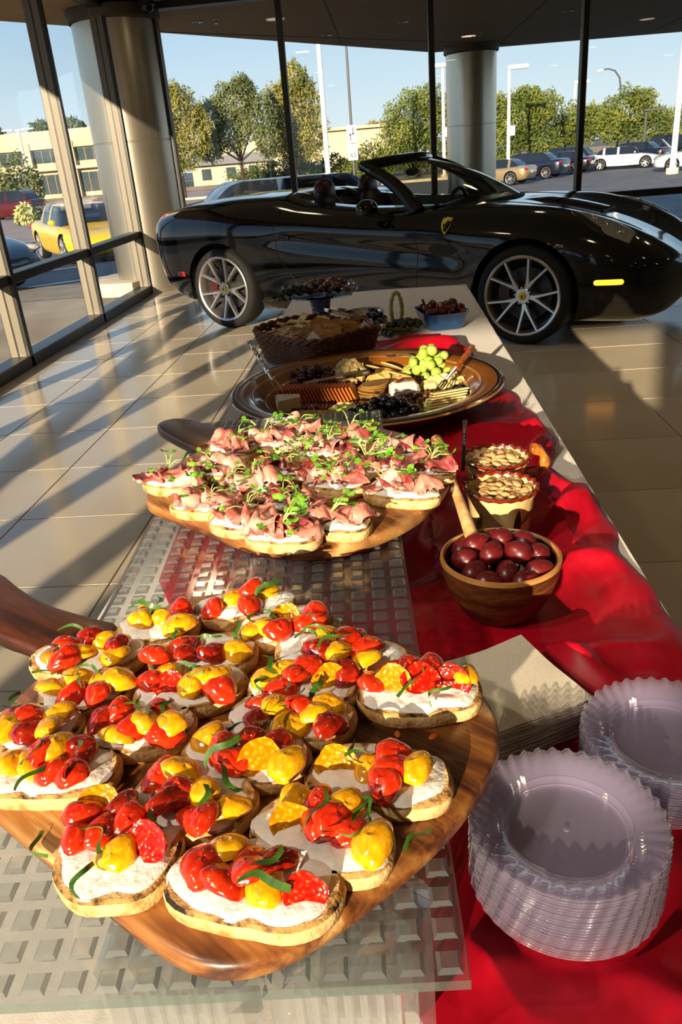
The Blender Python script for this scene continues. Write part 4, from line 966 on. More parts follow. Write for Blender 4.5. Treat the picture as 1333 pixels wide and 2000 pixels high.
# wooden paddle boards
def wood(name, stops, sc_=3.2, st=(1, 9, 9), rough=.38, coat=.15, sap=None):
    m, N, L, b = nt(name); tc = N.new('ShaderNodeTexCoord'); mp = N.new('ShaderNodeMapping'); mp.inputs['Scale'].default_value = st
    L.new(tc.outputs['Object'], mp.inputs[0]); n1 = N.new('ShaderNodeTexNoise'); n1.inputs['Scale'].default_value = sc_; n1.inputs['Detail'].default_value = 3; n1.inputs['Distortion'].default_value = .6
    n2 = N.new('ShaderNodeTexNoise'); n2.inputs['Scale'].default_value = sc_*9; n2.inputs['Detail'].default_value = 6
    L.new(mp.outputs[0], n1.inputs['Vector']); L.new(mp.outputs[0], n2.inputs['Vector'])
    mx = N.new('ShaderNodeMath'); mx.operation = 'MULTIPLY_ADD'; mx.inputs[1].default_value = .28; L.new(n2.outputs[0], mx.inputs[0]); L.new(n1.outputs[0], mx.inputs[2])
    r = N.new('ShaderNodeValToRGB'); r.color_ramp.elements[0].position = stops[0][0]; r.color_ramp.elements[0].color = (*rgb(stops[0][1]), 1)
    r.color_ramp.elements[1].position = stops[-1][0]; r.color_ramp.elements[1].color = (*rgb(stops[-1][1]), 1)
    for p, c in stops[1:-1]: e = r.color_ramp.elements.new(p); e.color = (*rgb(c), 1)
    L.new(mx.outputs[0], r.inputs[0]); L.new(r.outputs[0], b.inputs['Base Color'])
    if sap:                                                 # pale sapwood at the end opposite the handle
        sx = N.new('ShaderNodeSeparateXYZ'); L.new(tc.outputs['Object'], sx.inputs[0]); nb = N.new('ShaderNodeTexNoise'); nb.inputs['Scale'].default_value = 9; L.new(tc.outputs['Object'], nb.inputs['Vector'])
        ad = N.new('ShaderNodeMath'); ad.operation = 'MULTIPLY_ADD'; ad.inputs[1].default_value = .10; L.new(nb.outputs[0], ad.inputs[0]); L.new(sx.outputs['X'], ad.inputs[2])
        mr = N.new('ShaderNodeMapRange'); mr.inputs['From Min'].default_value = sap+.05; mr.inputs['From Max'].default_value = sap+.030; mr.inputs['To Max'].default_value = .72; L.new(ad.outputs[0], mr.inputs[0])
        mc = N.new('ShaderNodeMixRGB'); mc.blend_type = 'MIX'; mc.inputs[2].default_value = (*rgb('#c99a5c'), 1); L.new(mr.outputs[0], mc.inputs[0]); L.new(r.outputs[0], mc.inputs[1]); L.new(mc.outputs[0], b.inputs['Base Color'])
    b.inputs['Roughness'].default_value = rough; b.inputs['Coat Weight'].default_value = coat; b.inputs['Coat Roughness'].default_value = .2
    bp = N.new('ShaderNodeBump'); bp.inputs['Strength'].default_value = .08; bp.inputs['Distance'].default_value = .002; L.new(n2.outputs[0], bp.inputs['Height']); L.new(bp.outputs[0], b.inputs['Normal'])
    return m
M_acacia = wood('acacia_wood', [(.42, '#34190c'), (.53, '#573016'), (.62, '#7d4a22'), (.74, '#9c6a34'), (.86, '#c9a068')], sap=-.222)
M_hand = wood('dark_acacia', [(.45, '#1d0d07'), (.6, '#3a1a0c'), (.8, '#5f2f14')])
M_olive = wood('olive_wood', [(.42, '#3a2412'), (.55, '#8a6234'), (.72, '#b98d55'), (.85, '#d2ad78')], 14, (1, 4, 4))
M_spoonw = wood('pale_spoon_wood', [(.4, '#a97c48'), (.6, '#c99c66'), (.8, '#dbb685')], 8, (1, 6, 6))
M_bowlw = wood('teak_bowl_wood', [(.42, '#241107'), (.58, '#4a260f'), (.75, '#6d411d'), (.88, '#8a5c30')], 6, (2, 2, 9))
def board(cx, cy, ang, pts, hand, lab, z=SZ+.0036, th=.020):
    """pts: outline in world x, y; local frame has +x along the handle"""
    t = empty('paddle_board', (cx, cy, z), ang, lab, 'serving board')
    ca, sa = math.cos(-ang), math.sin(-ang); loc = [((x-cx)*ca-(y-cy)*sa, (x-cx)*sa+(y-cy)*ca) for x, y in pts]
    ol = smooth_loop(loc, 3); area = sum(a[0]*b[1]-b[0]*a[1] for a, b in zip(ol, ol[1:]+ol[:1]))
    if area < 0: ol = ol[::-1]
    MB().prism(ol, 0, th, .005).build('board', M_acacia, t, auto=50)
    hl = [((x-cx)*ca-(y-cy)*sa, (x-cx)*sa+(y-cy)*ca) for x, y in hand]; hl = smooth_loop(hl, 2); area = sum(a[0]*b[1]-b[0]*a[1] for a, b in zip(hl, hl[1:]+hl[:1]))
    if area < 0: hl = hl[::-1]
    MB().prism(hl, .0005, th+.0012, .005).build('handle', M_hand, t, auto=50)
    return t
board(-.155, .53, math.radians(143), [(-.385, 0.555), (-.375, 0.610), (-.345, 0.660), (-.30, 0.725), (-.24, 0.765), (-.18, 0.768), (-.08, 0.700), (.015, 0.636), (.072, 0.572), (.077, 0.500), (.03, 0.421), (-.03, 0.361), (-.085, 0.318), (-.125, 0.308), (-.165, 0.321), (-.25, 0.381), (-.33, 0.436), (-.385, 0.480)],
      [(-.30, .70), (-.355, .625), (-.40, .668), (-.45, .69), (-.50, .735), (-.545, .785), (-.56, .835), (-.52, .845), (-.47, .795), (-.42, .755), (-.36, .725)], 'near round-cornered wooden paddle board holding the tomato toasts')
board(-.15, 1.11, math.radians(130), [(-.395, 1.100), (-.385, 1.170), (-.35, 1.260), (-.30, 1.330), (-.24, 1.390), (-.17, 1.400), (-.08, 1.360), (.02, 1.290), (.070, 1.200), (.086, 1.130), (.062, 1.020), (.015, 0.934), (-.06, 0.874), (-.125, 0.862), (-.19, 0.879), (-.27, 0.944), (-.34, 1.004), (-.385, 1.040)],
      [(-.28, 1.33), (-.345, 1.255), (-.375, 1.29), (-.42, 1.34), (-.465, 1.40), (-.468, 1.435), (-.44, 1.455), (-.40, 1.435), (-.35, 1.39)], 'far wooden paddle board holding the ham toasts on the glass shelf')
# ------------------------------------------------------------------ toasts
M_bread = pm('toast_crumb', '#d9a85c', .8, col2='#f0d59a', scale=120, bump=.35, bscale=260)
M_crust = pm('toast_crust', '#b07a38', .75, col2='#e4c288', scale=70, bump=.3, bscale=200, lo=.3, hi=.6)
M_char = pm('charred_edge', '#1a100a', .8, col2='#b98a4c', scale=60, bump=.4, bscale=200, lo=.40, hi=.54)
M_curd = pm('white_curd', '#f1ece4', .5, col2='#f8f4ee', scale=200, bump=.22, bscale=150, sss=.15)
def tomat(name, c1, c2): return pm(name, c1, .10, col2=c2, scale=2.2, detail=6, lo=.3, hi=.7, coat=1.0, bump=.10, bscale=4, sss=.08)
TOM = {'y': tomat('yellow_tomato', '#d98a02', '#f0b414'), 'o': tomat('orange_tomato', '#c96a04', '#e08d10'), 'r': tomat('red_tomato', '#b41405', '#dc3a12'), 'd': tomat('roasted_tomato', '#6e0b04', '#a82208')}
def cutmat(name, c1, c2, c3):
    m, N, L, b = nt(name); tc = N.new('ShaderNodeTexCoord'); v = N.new('ShaderNodeTexVoronoi'); v.inputs['Scale'].default_value = 3.4; L.new(tc.outputs['Object'], v.inputs['Vector'])
    r = N.new('ShaderNodeValToRGB'); e = r.color_ramp.elements; e[0].position = .10; e[0].color = (*rgb(c3), 1); e[1].position = .62; e[1].color = (*rgb(c1), 1); q = e.new(.30); q.color = (*rgb(c2), 1)
    L.new(v.outputs['Distance'], r.inputs[0]); L.new(r.outputs[0], b.inputs['Base Color']); b.inputs['Roughness'].default_value = .12; b.inputs['Coat Weight'].default_value = .7
    bp = N.new('ShaderNodeBump'); bp.inputs['Strength'].default_value = .3; bp.inputs['Distance'].default_value = .002; L.new(v.outputs['Distance'], bp.inputs['Height']); L.new(bp.outputs[0], b.inputs['Normal']); return m
CUT = {'y': cutmat('yellow_tomato_cut', '#b87404', '#d2920c', '#e6b848'), 'r': cutmat('red_tomato_cut', '#a81006', '#c42810', '#dc7038')}
M_basil = pm('basil_leaf', '#244a10', .4, col2='#4f7526', scale=60, coat=.2)
def bread_meshes(key, rx, ry, seed, th=.017):
    rg = random.Random(seed); ph = [rg.uniform(0, 6.28) for _ in range(4)]; n = 44
    def rad(a):
        p = 2.5; c, s = abs(math.cos(a)), abs(math.sin(a)); r = ((c/rx)**p+(s/ry)**p)**(-1/p)
        return r*(1+.03*math.sin(2*a+ph[0])+.025*math.sin(3*a+ph[1])+.015*math.sin(7*a+ph[2]))
    mb = MB(); lv = [(0, .93), (.003, 1.0), (th*.6, 1.02), (th-.0025, 1.005), (th, .95)]
    P = []; F = []
    for z, s_ in lv:
        for k in range(n): a = 2*PI*k/n; P.append((rad(a)*s_*math.cos(a), rad(a)*s_*math.sin(a), z))
    for r in range(len(lv)-1):
        for k in range(n): F.append((r*n+k, r*n+(k+1) % n, (r+1)*n+(k+1) % n, (r+1)*n+k))
    mb.add(P, F); mb.mi = [0]*(3*n)+[1]*n
    mb.add([P[4*n+k] for k in range(n)]+[(0, 0, th)], [(k, (k+1) % n, n) for k in range(n)]); mb.add([P[k] for k in range(n)]+[(0, 0, 0)], [((k+1) % n, k, n) for k in range(n)])
    bread = mb.mesh('bread', [M_crust, M_char], auto=60)
    cm = MB(); R_ = 7
    def cf(u, v):
        a = 2*PI*u; s_ = v*.93; wob = 1+.05*math.sin(5*a+ph[3])+.03*math.sin(9*a+ph[1]); x, y = rad(a)*s_*wob*math.cos(a), rad(a)*s_*wob*math.sin(a)
        h = .0036*(1-v**7)+.0013*vnoise(x*130, y*130, seed)*(1-v**6); return (x, y, th-.0006+max(0, h))
    cm.grid(cf, 56, R_*2, wrap=True); curd = cm.mesh('curd', M_curd)
    return bread, curd
def tom_mesh(kind, seed):
    rg = random.Random(seed); mat = TOM[kind.lower()] if kind.lower() in TOM else TOM['r']; mb = MB(); n, m = 20, 9
    cut = kind.isupper(); p1, p2 = rg.uniform(0, 6), rg.uniform(0, 6); wr = .08 if kind != 'd' else .14
    def f(u, v):
        a = 2*PI*u; t = v*PI*.52; k = 1+wr*math.sin(3*a+p1)*math.sin(t)+wr*.5*math.sin(5*a+p2+4*t); r = math.sin(t)*k; return (r*math.cos(a)*1.2, r*math.sin(a)*.95, math.cos(t)*.72*(1+.06*math.sin(2*a+p2)))
    mb.grid(f, n, m, wrap=True)
    rim = [f(k/n, 1) for k in range(n)]; mb.cur = 1 if cut or rg.random() < .5 else 0
    mid = [(x*(.62+.10*math.cos(q*2*PI*3/n)), y*(.62+.10*math.cos(q*2*PI*3/n)), z+.15) for q, (x, y, z) in enumerate(rim)]
    mb.add(rim+mid+[(0, 0, rim[0][2]-.02)], [(i, (i+1) % n, n+(i+1) % n, n+i) for i in range(n)]+[(n+i, n+(i+1) % n, 2*n) for i in range(n)])
    return mb.mesh('tomato_half', [mat, CUT['y' if kind.lower() in 'yo' else 'r']], auto=70)
TM = {k: [tom_mesh(k, 50+i*7+ord(k)) for i in range(3)] for k in ('y', 'r', 'd', 'o', 'Y', 'R')}
def basil_mesh(seed):
    rg = random.Random(seed); L_ = rg.uniform(.024, .042); b1, b2 = rg.uniform(-1, 1), rg.uniform(.5, 1.5); w_ = rg.uniform(.0015, .0028)
    def f(u, v):
        x = (u-.5)*L_; y = .009*b1*math.sin(u*PI)+.003*math.sin(u*7); z = .0035*b2*math.sin(u*PI)*(1 if b1 > 0 else .5); tw = u*2.4*b1; return (x+(v-.5)*w_*.2, y+(v-.5)*w_*2*math.cos(tw), z+(v-.5)*w_*2*math.sin(tw))
    return MB().grid(f, 10, 2).mesh('basil_strip', M_basil)
BM_ = [basil_mesh(i) for i in range(6)]
BRU = {
'b1': (-0.2620, 0.6750, 4.1, 0.0852, 0.052, [('y', -0.2781, 0.6975), ('y', -0.2789, 0.6777), ('y', -0.2553, 0.6819), ('r', -0.2406, 0.6705), ('r', -0.2392, 0.6907), ('y', -0.2228, 0.6533)]),
'b2': (-0.1750, 0.7105, 8.3, 0.1068, 0.052, [('r', -0.2058, 0.6963), ('y', -0.1865, 0.7154), ('r', -0.1649, 0.6973), ('y', -0.1562, 0.7258), ('r', -0.1680, 0.7233)]),
'b3': (-0.1255, 0.6703, 21.3, 0.0993, 0.056, [('y', -0.1570, 0.6505), ('y', -0.1389, 0.6493), ('r', -0.1278, 0.6448), ('Y', -0.1229, 0.6654), ('r', -0.1041, 0.6583), ('r', -0.0923, 0.6692)]),
'b4': (-0.3197, 0.6283, 5.9, 0.1156, 0.058, [('r', -0.3469, 0.6377), ('o', -0.3505, 0.6155), ('y', -0.3257, 0.6226), ('r', -0.3343, 0.6080), ('y', -0.2881, 0.6136), ('d', -0.2872, 0.6265), ('y', -0.3089, 0.6389), ('d', -0.3212, 0.6415)]),
'b5': (-0.3029, 0.5709, 17.7, 0.0873, 0.058, [('y', -0.3117, 0.5797), ('y', -0.2856, 0.5768), ('r', -0.3079, 0.5542), ('r', -0.2836, 0.5545), ('y', -0.3319, 0.5671), ('y', -0.2695, 0.5715)]),
'b6': (-0.2010, 0.6237, 4.0, 0.1093, 0.056, [('y', -0.2393, 0.6142), ('r', -0.2175, 0.6264), ('d', -0.2148, 0.6111), ('d', -0.1886, 0.6129), ('y', -0.1658, 0.6165), ('r', -0.2441, 0.6062)]),
'b7': (-0.2034, 0.5684, 13.6, 0.1018, 0.060, [('r', -0.2383, 0.5714), ('y', -0.2235, 0.5874), ('R', -0.2165, 0.5599), ('y', -0.1975, 0.5619), ('y', -0.1848, 0.5717), ('y', -0.1726, 0.5710), ('r', -0.1691, 0.5533)]),
'b8': (-0.0973, 0.5651, 2.6, 0.1027, 0.058, [('y', -0.1301, 0.5720), ('y', -0.1137, 0.5789), ('r', -0.1135, 0.5529), ('r', -0.0941, 0.5842), ('Y', -0.0695, 0.5612), ('d', -0.0580, 0.5728), ('r', -0.1023, 0.5705)]),
'b9': (-0.0890, 0.6241, -3.3, 0.0628, 0.050, [('y', -0.0869, 0.6154), ('y', -0.0757, 0.6270), ('d', -0.0842, 0.6060), ('y', -0.0633, 0.6021)]),
'b10': (-0.0410, 0.6113, -12.9, 0.0592, 0.050, [('r', -0.0514, 0.6273), ('r', -0.0399, 0.6092), ('y', -0.0386, 0.5908), ('d', -0.0594, 0.6242)]),
'b11': (0.0084, 0.5528, -1.5, 0.1080, 0.058, [('r', -0.0343, 0.5609), ('r', -0.0157, 0.5800), ('Y', -0.0140, 0.5554), ('r', 0.0039, 0.5742), ('R', 0.0105, 0.5542), ('r', 0.0215, 0.5733), ('R', 0.0367, 0.5544), ('y', 0.0501, 0.5626)]),
'b12': (-0.1023, 0.5276, -9.5, 0.1084, 0.060, [('r', -0.1286, 0.5349), ('y', -0.1141, 0.5287), ('d', -0.1298, 0.5131), ('y', -0.1007, 0.5054), ('r', -0.0913, 0.5249), ('y', -0.0808, 0.5164), ('y', -0.0709, 0.5268), ('d', -0.0676, 0.5027)]),
'b13': (-0.2369, 0.5183, -2.2, 0.0954, 0.060, [('d', -0.2683, 0.5208), ('r', -0.2538, 0.5254), ('y', -0.2464, 0.4994), ('r', -0.2340, 0.5040), ('y', -0.2241, 0.5086), ('r', -0.2193, 0.5293), ('r', -0.2016, 0.4953), ('y', -0.2024, 0.5052)]),
'b14': (-0.3328, 0.5207, -5.8, 0.0858, 0.060, [('r', -0.3490, 0.5241), ('y', -0.3454, 0.5083), ('r', -0.3323, 0.5234), ('d', -0.3250, 0.5024), ('y', -0.3093, 0.5069), ('y', -0.3085, 0.5251)]),
'b15': (-0.2964, 0.4681, -2.6, 0.1144, 0.060, [('y', -0.3260, 0.4696), ('y', -0.3069, 0.4644), ('r', -0.3041, 0.4735), ('r', -0.2882, 0.4572), ('r', -0.2691, 0.4544), ('y', -0.2924, 0.4801), ('d', -0.2727, 0.4794)]),
'b16': (-0.1367, 0.4842, -15.2, 0.1094, 0.062, [('y', -0.1683, 0.4939), ('r', -0.1530, 0.4788), ('r', -0.1421, 0.4630), ('d', -0.1312, 0.4866), ('r', -0.1101, 0.4801), ('Y', -0.1193, 0.4610), ('y', -0.0977, 0.4589)]),
'b17': (-0.0265, 0.4547, -12.3, 0.1085, 0.062, [('Y', -0.0593, 0.4577), ('y', -0.0336, 0.4542), ('r', -0.0223, 0.4372), ('r', -0.0139, 0.4510), ('r', -0.0147, 0.4643), ('y', 0.0019, 0.4505)]),
'b18': (-0.1699, 0.4345, -18.9, 0.0948, 0.066, [('r', -0.1970, 0.4501), ('y', -0.1800, 0.4517), ('r', -0.1767, 0.4318), ('d', -0.1831, 0.4211), ('r', -0.1615, 0.4091), ('r', -0.1529, 0.4033), ('y', -0.1582, 0.4313), ('y', -0.1367, 0.4180)]),
'b19': (-0.0660, 0.3995, -17.7, 0.1025, 0.062, [('y', -0.0854, 0.4231), ('Y', -0.0893, 0.4012), ('r', -0.0686, 0.4167), ('r', -0.0698, 0.3985), ('r', -0.0453, 0.3915), ('y', -0.0514, 0.4128), ('y', -0.0298, 0.3806), ('r', -0.0578, 0.4005)]),
'b20': (-0.2108, 0.3887, 2.9, 0.0849, 0.088, [('Y', -0.2348, 0.4184), ('r', -0.2507, 0.4140), ('d', -0.2179, 0.4180), ('r', -0.2413, 0.3906), ('r', -0.2248, 0.3939), ('y', -0.2088, 0.3761), ('R', -0.1890, 0.3809), ('r', -0.2071, 0.4026)]),
'b21': (-0.1094, 0.3590, -11.0, 0.1169, 0.064, [('y', -0.1322, 0.3804), ('r', -0.1451, 0.3643), ('r', -0.1285, 0.3524), ('r', -0.1119, 0.3708), ('y', -0.0997, 0.3502), ('d', -0.0947, 0.3675), ('r', -0.1123, 0.3580), ('R', -0.0732, 0.3425)]),
}
BLAB = {
'b1': 'tomato toast at the far left corner of the near board, beside the handle root', 'b2': 'farthest tomato toast of the near board, red pieces at its left end',
'b3': 'tomato toast with long basil strips, just right below the farthest one', 'b4': 'tomato toast lying at the root of the near board handle',
'b5': 'tomato toast topped by a yellow ring with chopped basil near the left rim', 'b6': 'tomato toast with dark roasted pieces left of the board centre',
'b7': 'tomato toast with three yellow pieces in a row, left of centre', 'b8': 'tomato toast with a large cut yellow half in the middle of the board',
'b9': 'half hidden tomato toast with a basil heap behind the cut yellow half', 'b10': 'small tomato toast with a red heap over one yellow half near the far rim',
'b11': 'tomato toast with two red cut halves at the right rim beside the napkins', 'b12': 'tomato toast with dark roasted pieces at both ends in the board centre',
'b13': 'tomato toast with an upright red and yellow pair, second row from the left', 'b14': 'tomato toast cut off by the left picture edge, upper of the two',
'b15': 'long tomato toast cut off by the left picture edge, lower of the two', 'b16': 'tomato toast with blackened rim and single yellow half at its left end',
'b17': 'tomato toast with open yellow half, nearest the clear plates', 'b18': 'tomato toast with red strips sloping down, between the round one and the centre',
'b19': 'tomato toast with sliced basil and flat red flesh near the front right rim', 'b20': 'round tomato toast with charred rim at the front left of the board', 'b21': 'large frontmost tomato toast with a yellow wedge on top'}
BZ = SZ+.0036+.0200
for i, (k, (x, y, ang, L_, w_, toms)) in enumerate(BRU.items()):
    a = math.radians(ang); L_ = max(L_*1.02, .085 if k in ('b9', 'b10') else 0); t = empty('tomato_toast', (x, y, BZ), a, BLAB[k], 'toast', 'tomato toasts on the near board'); rg = random.Random(i*13+1)
    w_ *= 1.08; br, cu = bread_meshes(k, L_/2, w_/2, i*5+2); place('bread', br, t); place('curd', cu, t); ca, sa = math.cos(-a), math.sin(-a); put = []
    near = 1.0
    for q, (kd, tx, ty) in enumerate(toms):
        dx, dy = tx-x, ty-y; lx, ly = dx*ca-dy*sa, dx*sa+dy*ca; m_ = (abs(lx)/(L_/2))**2+(abs(ly)/(w_/2))**2
        if m_ > .82: f = (.82/m_)**.5; lx, ly = lx*f, ly*f
        s_ = rg.uniform(.0125, .0158)*near; lift = 0
        for px, py, ps in put:
            d = math.hypot(px-lx, py-ly)
            if d < (s_+ps)*.8: lift = max(lift, .006*(1-d/((s_+ps)*.8))+.002)
        put.append((lx, ly, s_)); rz = rg.uniform(0, 2*PI)
        if kd.isupper():
            e = Euler((PI+math.radians(rg.uniform(40, 62)), rg.uniform(-.2, .2), rg.uniform(-.4, .4)-a)); z = .0255+lift
        else: e = Euler((rg.uniform(-.35, .45), rg.uniform(-.35, .35), rz)); z = .0205+lift
        place('tomato_half', rg.choice(TM[kd]), t, (lx, ly, z), e, (s_, s_, s_*rg.uniform(.85, 1.0)))
    for q in range(rg.randint(2, 4)):
        lx, ly = rg.uniform(-.33, .33)*L_, rg.uniform(-.4, .35)*w_
        zz = .024+max([.009*(1-math.hypot(px-lx, py-ly)/.016) for px, py, ps in put if math.hypot(px-lx, py-ly) < .016] or [0]); place('basil_strip', rg.choice(BM_), t, (lx, ly, zz+.004), (rg.uniform(-.3, .3), rg.uniform(-.3, .3), rg.uniform(0, 6.28)))
for k, (x, y, lab) in enumerate([(-.235, .445, 'basil strips lying on the board between two left tomato toasts'), (-.015, .498, 'basil strip left of the drops on the bare wood at right'), (-.115, .430, 'basil strip fallen between the front tomato toasts'), (.0, .405, 'thin basil strip near the right rim of the near board'), (-.278, .405, 'stray basil strip at the left rim beside the round toast')]):
    o = place('fallen_basil', BM_[k], None, (x, y, BZ+.002), (0, 0, k*1.3)); tag(o, lab, 'herb', 'basil strips fallen on the near board')
M_juice = pm('tomato_juice', (.50, .10, .01), .04, coat=1, spec=.8)
for k, (x, y, s_, lab) in enumerate([(-.152, .352, .006, 'largest amber juice drop at the front of the near board'), (.018, .513, .0038, 'round juice drop below the red cut halves'), (-.012, .517, .0034, 'juice drop left of the round one under the right toast'), (-.262, .43, .005, 'long juice smear near the left rim of the near board')]):
    tag(MB().ball((0, 0, 0), (s_*1.3, s_*.8, s_*.35), 14, 8).build('juice_drop', M_juice, loc=(x, y, BZ), rot=(0, 0, k*.8)), lab, 'drop', 'juice drops on the near board')

# ham toasts
M_ham = pm('cured_ham', '#9c4a40', .34, col2='#cc8876', scale=34, detail=3, lo=.40, hi=.60, stretch=(1, 3.2, 1), coat=.35, sss=.15)
M_fat = pm('ham_fat', '#dcb5a2', .35, col2='#b9685c', scale=46, lo=.44, hi=.58, coat=.3, sss=.15)
M_hamd = pm('dark_ham', '#7c2a2c', .35, col2='#b0605a', scale=45, lo=.4, hi=.65, coat=.3)
M_cress = pm('cress_leaf', '#4c8a1e', .4, col2='#8bb83c', scale=90, coat=.2)
M_stem = pm('cress_stem', '#b9cc7a', .45)
def ham_mesh(seed, mats):
    rg = random.Random(seed); k1, k2, p = rg.uniform(5, 9), rg.uniform(2, 5), rg.uniform(0, 6); A = rg.uniform(.006, .010); W = rg.uniform(.024, .034); Ln = rg.uniform(.034, .05); cr = rg.uniform(.5, 1.6)
    def f(u, v):
        s_ = (u-.5); x = Ln*s_+.004*math.sin(v*4+p); y = (v-.5)*W*(1+.15*math.sin(u*5+p))
        z = A*(.9+math.sin(u*k1+p+1.2*v))*.6+A*.5*math.sin(v*k2+p+u*2)+.004*cr*math.cos((v-.5)*PI)
        x += .5*A*math.cos(u*k1+p); e = abs(2*v-1)**4; z -= .006*e+.005*abs(2*u-1)**4; z += .0018*math.sin(u*26+v*9)*abs(2*v-1)
        return (x, y, max(z, -.003)+.004)
    mb = MB().grid(f, 22, 12)
    for i in range(len(mb.f)): mb.mi[i] = 1 if (i//22) in (0, 11) or (rg.random() < .0) else 0
    return mb.mesh('ham_slice', mats)
HM = [ham_mesh(i, [M_ham, M_fat]) for i in range(5)]+[ham_mesh(20+i, [M_fat, M_ham]) for i in range(2)]+[ham_mesh(30+i, [M_hamd, M_fat]) for i in range(2)]
def sprig_mesh(seed):
    rg = random.Random(seed); mb = MB()
    for q in range(rg.randint(4, 6)):
        a = rg.uniform(0, 6.28); L_ = rg.uniform(.014, .030); h = rg.uniform(.004, .018); d = Vector((math.cos(a), math.sin(a), 0)); e = d*L_+Vector((0, 0, h)); mb.cur = 1
        mb.tube([(0, 0, 0), tuple(d*L_*.5+Vector((0, 0, h*.75+.002))), tuple(e)], [.0008, .0007, .0005], 5); mb.cur = 0
        for sg in (-1, 1):
            r = rg.uniform(.0036, .0058); dd = Vector((math.cos(a+sg*1.0), math.sin(a+sg*1.0), rg.uniform(-.2, .5))).normalized(); c = e+dd*r*.95; up = Vector((rg.uniform(-.4, .4), rg.uniform(-.4, .4), 1)).normalized(); s_ = dd.cross(up).normalized(); n_ = s_.cross(dd)
            P = [c+(dd*math.cos(t)*1.05+s_*math.sin(t)*.9)*r+n_*r*.22*math.cos(2*t) for t in np.linspace(0, 2*PI, 10)[:-1]]
            mb.add([c-n_*r*.1]+P, [(0, i+1, (i+1) % 9+1) for i in range(9)])
    return mb.mesh('cress_sprig', [M_cress, M_stem])
SP = [sprig_mesh(60+i) for i in range(6)]
PRO = {
'p1': (-0.3460, 1.0770, -20.3, 0.1086),
'p2': (-0.2787, 0.9881, -10.6, 0.0981),
'p3': (-0.2793, 1.2161, -37.5, 0.0986),
'p4': (-0.2907, 1.1172, -20.3, 0.0953),
'p5': (-0.2162, 1.0434, -7.3, 0.0758),
'p6': (-0.2147, 0.9293, -16.4, 0.0865),
'p7': (-0.1537, 0.8770, -11.8, 0.0989),
'p8': (-0.2225, 1.2370, -18.9, 0.0716),
'p9': (-0.1736, 1.2733, -20.5, 0.0673),
'p10': (-0.1872, 1.1054, -16.6, 0.1010),
'p11': (-0.1501, 0.9751, -8.5, 0.0782),
'p12': (-0.1268, 1.1804, -16.9, 0.0798),
'p13': (-0.0778, 1.2322, -24.5, 0.0931),
'p14': (-0.0941, 1.0417, -18.4, 0.0972),
'p15': (-0.0840, 0.9083, -14.6, 0.0898),
'p16': (-0.0528, 1.0993, -23.3, 0.0766),
'p17': (0.0016, 1.1468, -20.0, 0.0820),
'p18': (0.0024, 1.0001, -18.4, 0.1109),
'p19': (0.0394, 1.0753, -17.2, 0.0727),
}
PLAB = {'p1': 'leftmost ham toast overhanging the rim of the far board', 'p2': 'ham toast with pale fat, second from the left along the front rim', 'p3': 'ham toast next to the handle of the far board', 'p4': 'ham toast with cress hanging off, between the handle one and the left rim',
'p5': 'ham toast left of the middle with a trailing green stem', 'p6': 'ham toast with charred left tip near the front rim of the far board', 'p7': 'frontmost ham toast of the far board, flat pink slices', 'p8': 'ham toast in the back row just right of the handle one',
'p9': 'ham toast at the very back of the far board', 'p10': 'ham toast in the middle of the second row with dark ham', 'p11': 'ham toast just behind the frontmost one', 'p12': 'ham toast with white fat ribbon in the back right middle',
'p13': 'ham toast at the back right before the glass shelf corner', 'p14': 'ham toast under the biggest heap of cress near the board centre', 'p15': 'ham toast at the front right beside bare wood', 'p16': 'ham toast with one plain broad slice right of centre',
'p17': 'pale ham toast at the back right rim', 'p18': 'largest ham toast at the right on bare wood', 'p19': 'dark ham toast at the right tip beside the wooden spoon'}
for i, (k, (x, y, ang, L_)) in enumerate(PRO.items()):
    a = math.radians(ang); L_ = max(.088, L_*1.0); w_ = .056+.006*((i*7) % 3-1); t = empty('ham_toast', (x, y, BZ), a, PLAB[k], 'toast', 'ham toasts on the far board'); rg = random.Random(i*17+3)
    br, cu = bread_meshes(k, L_/2, w_/2, 200+i*3); place('bread', br, t); place('curd', cu, t)
    n = 5 if L_ > .095 else 4
    for q in range(n):
        lx = lerp(-.30, .30, q/(n-1))*L_+rg.uniform(-.004, .004); hm = HM[rg.randrange(len(HM))] if k not in ('p19', 'p10') else HM[rg.choice((7, 8, 0))]
        place('ham_slice', hm, t, (lx, rg.uniform(-.12, .12)*w_, .0185+.003*(q % 2)), (rg.uniform(-.2, .2), rg.uniform(-.15, .15), rg.uniform(-.7, .7)+(PI if rg.random() < .5 else 0)), rg.uniform(1.0, 1.28))
    for q in range(3 if k in ('p14', 'p10', 'p12') else rg.randint(1, 2)):
        place('cress_sprig', rg.choice(SP), t, (rg.uniform(-.22, .22)*L_, rg.uniform(-.2, .25)*w_, .033), (rg.uniform(-.2, .2), rg.uniform(-.2, .2), rg.uniform(0, 6.28)), rg.uniform(.95, 1.25))
# ------------------------------------------------------------------ things on the cloth
RZ = TZ+.0065                                                  # top of the flattened red satin
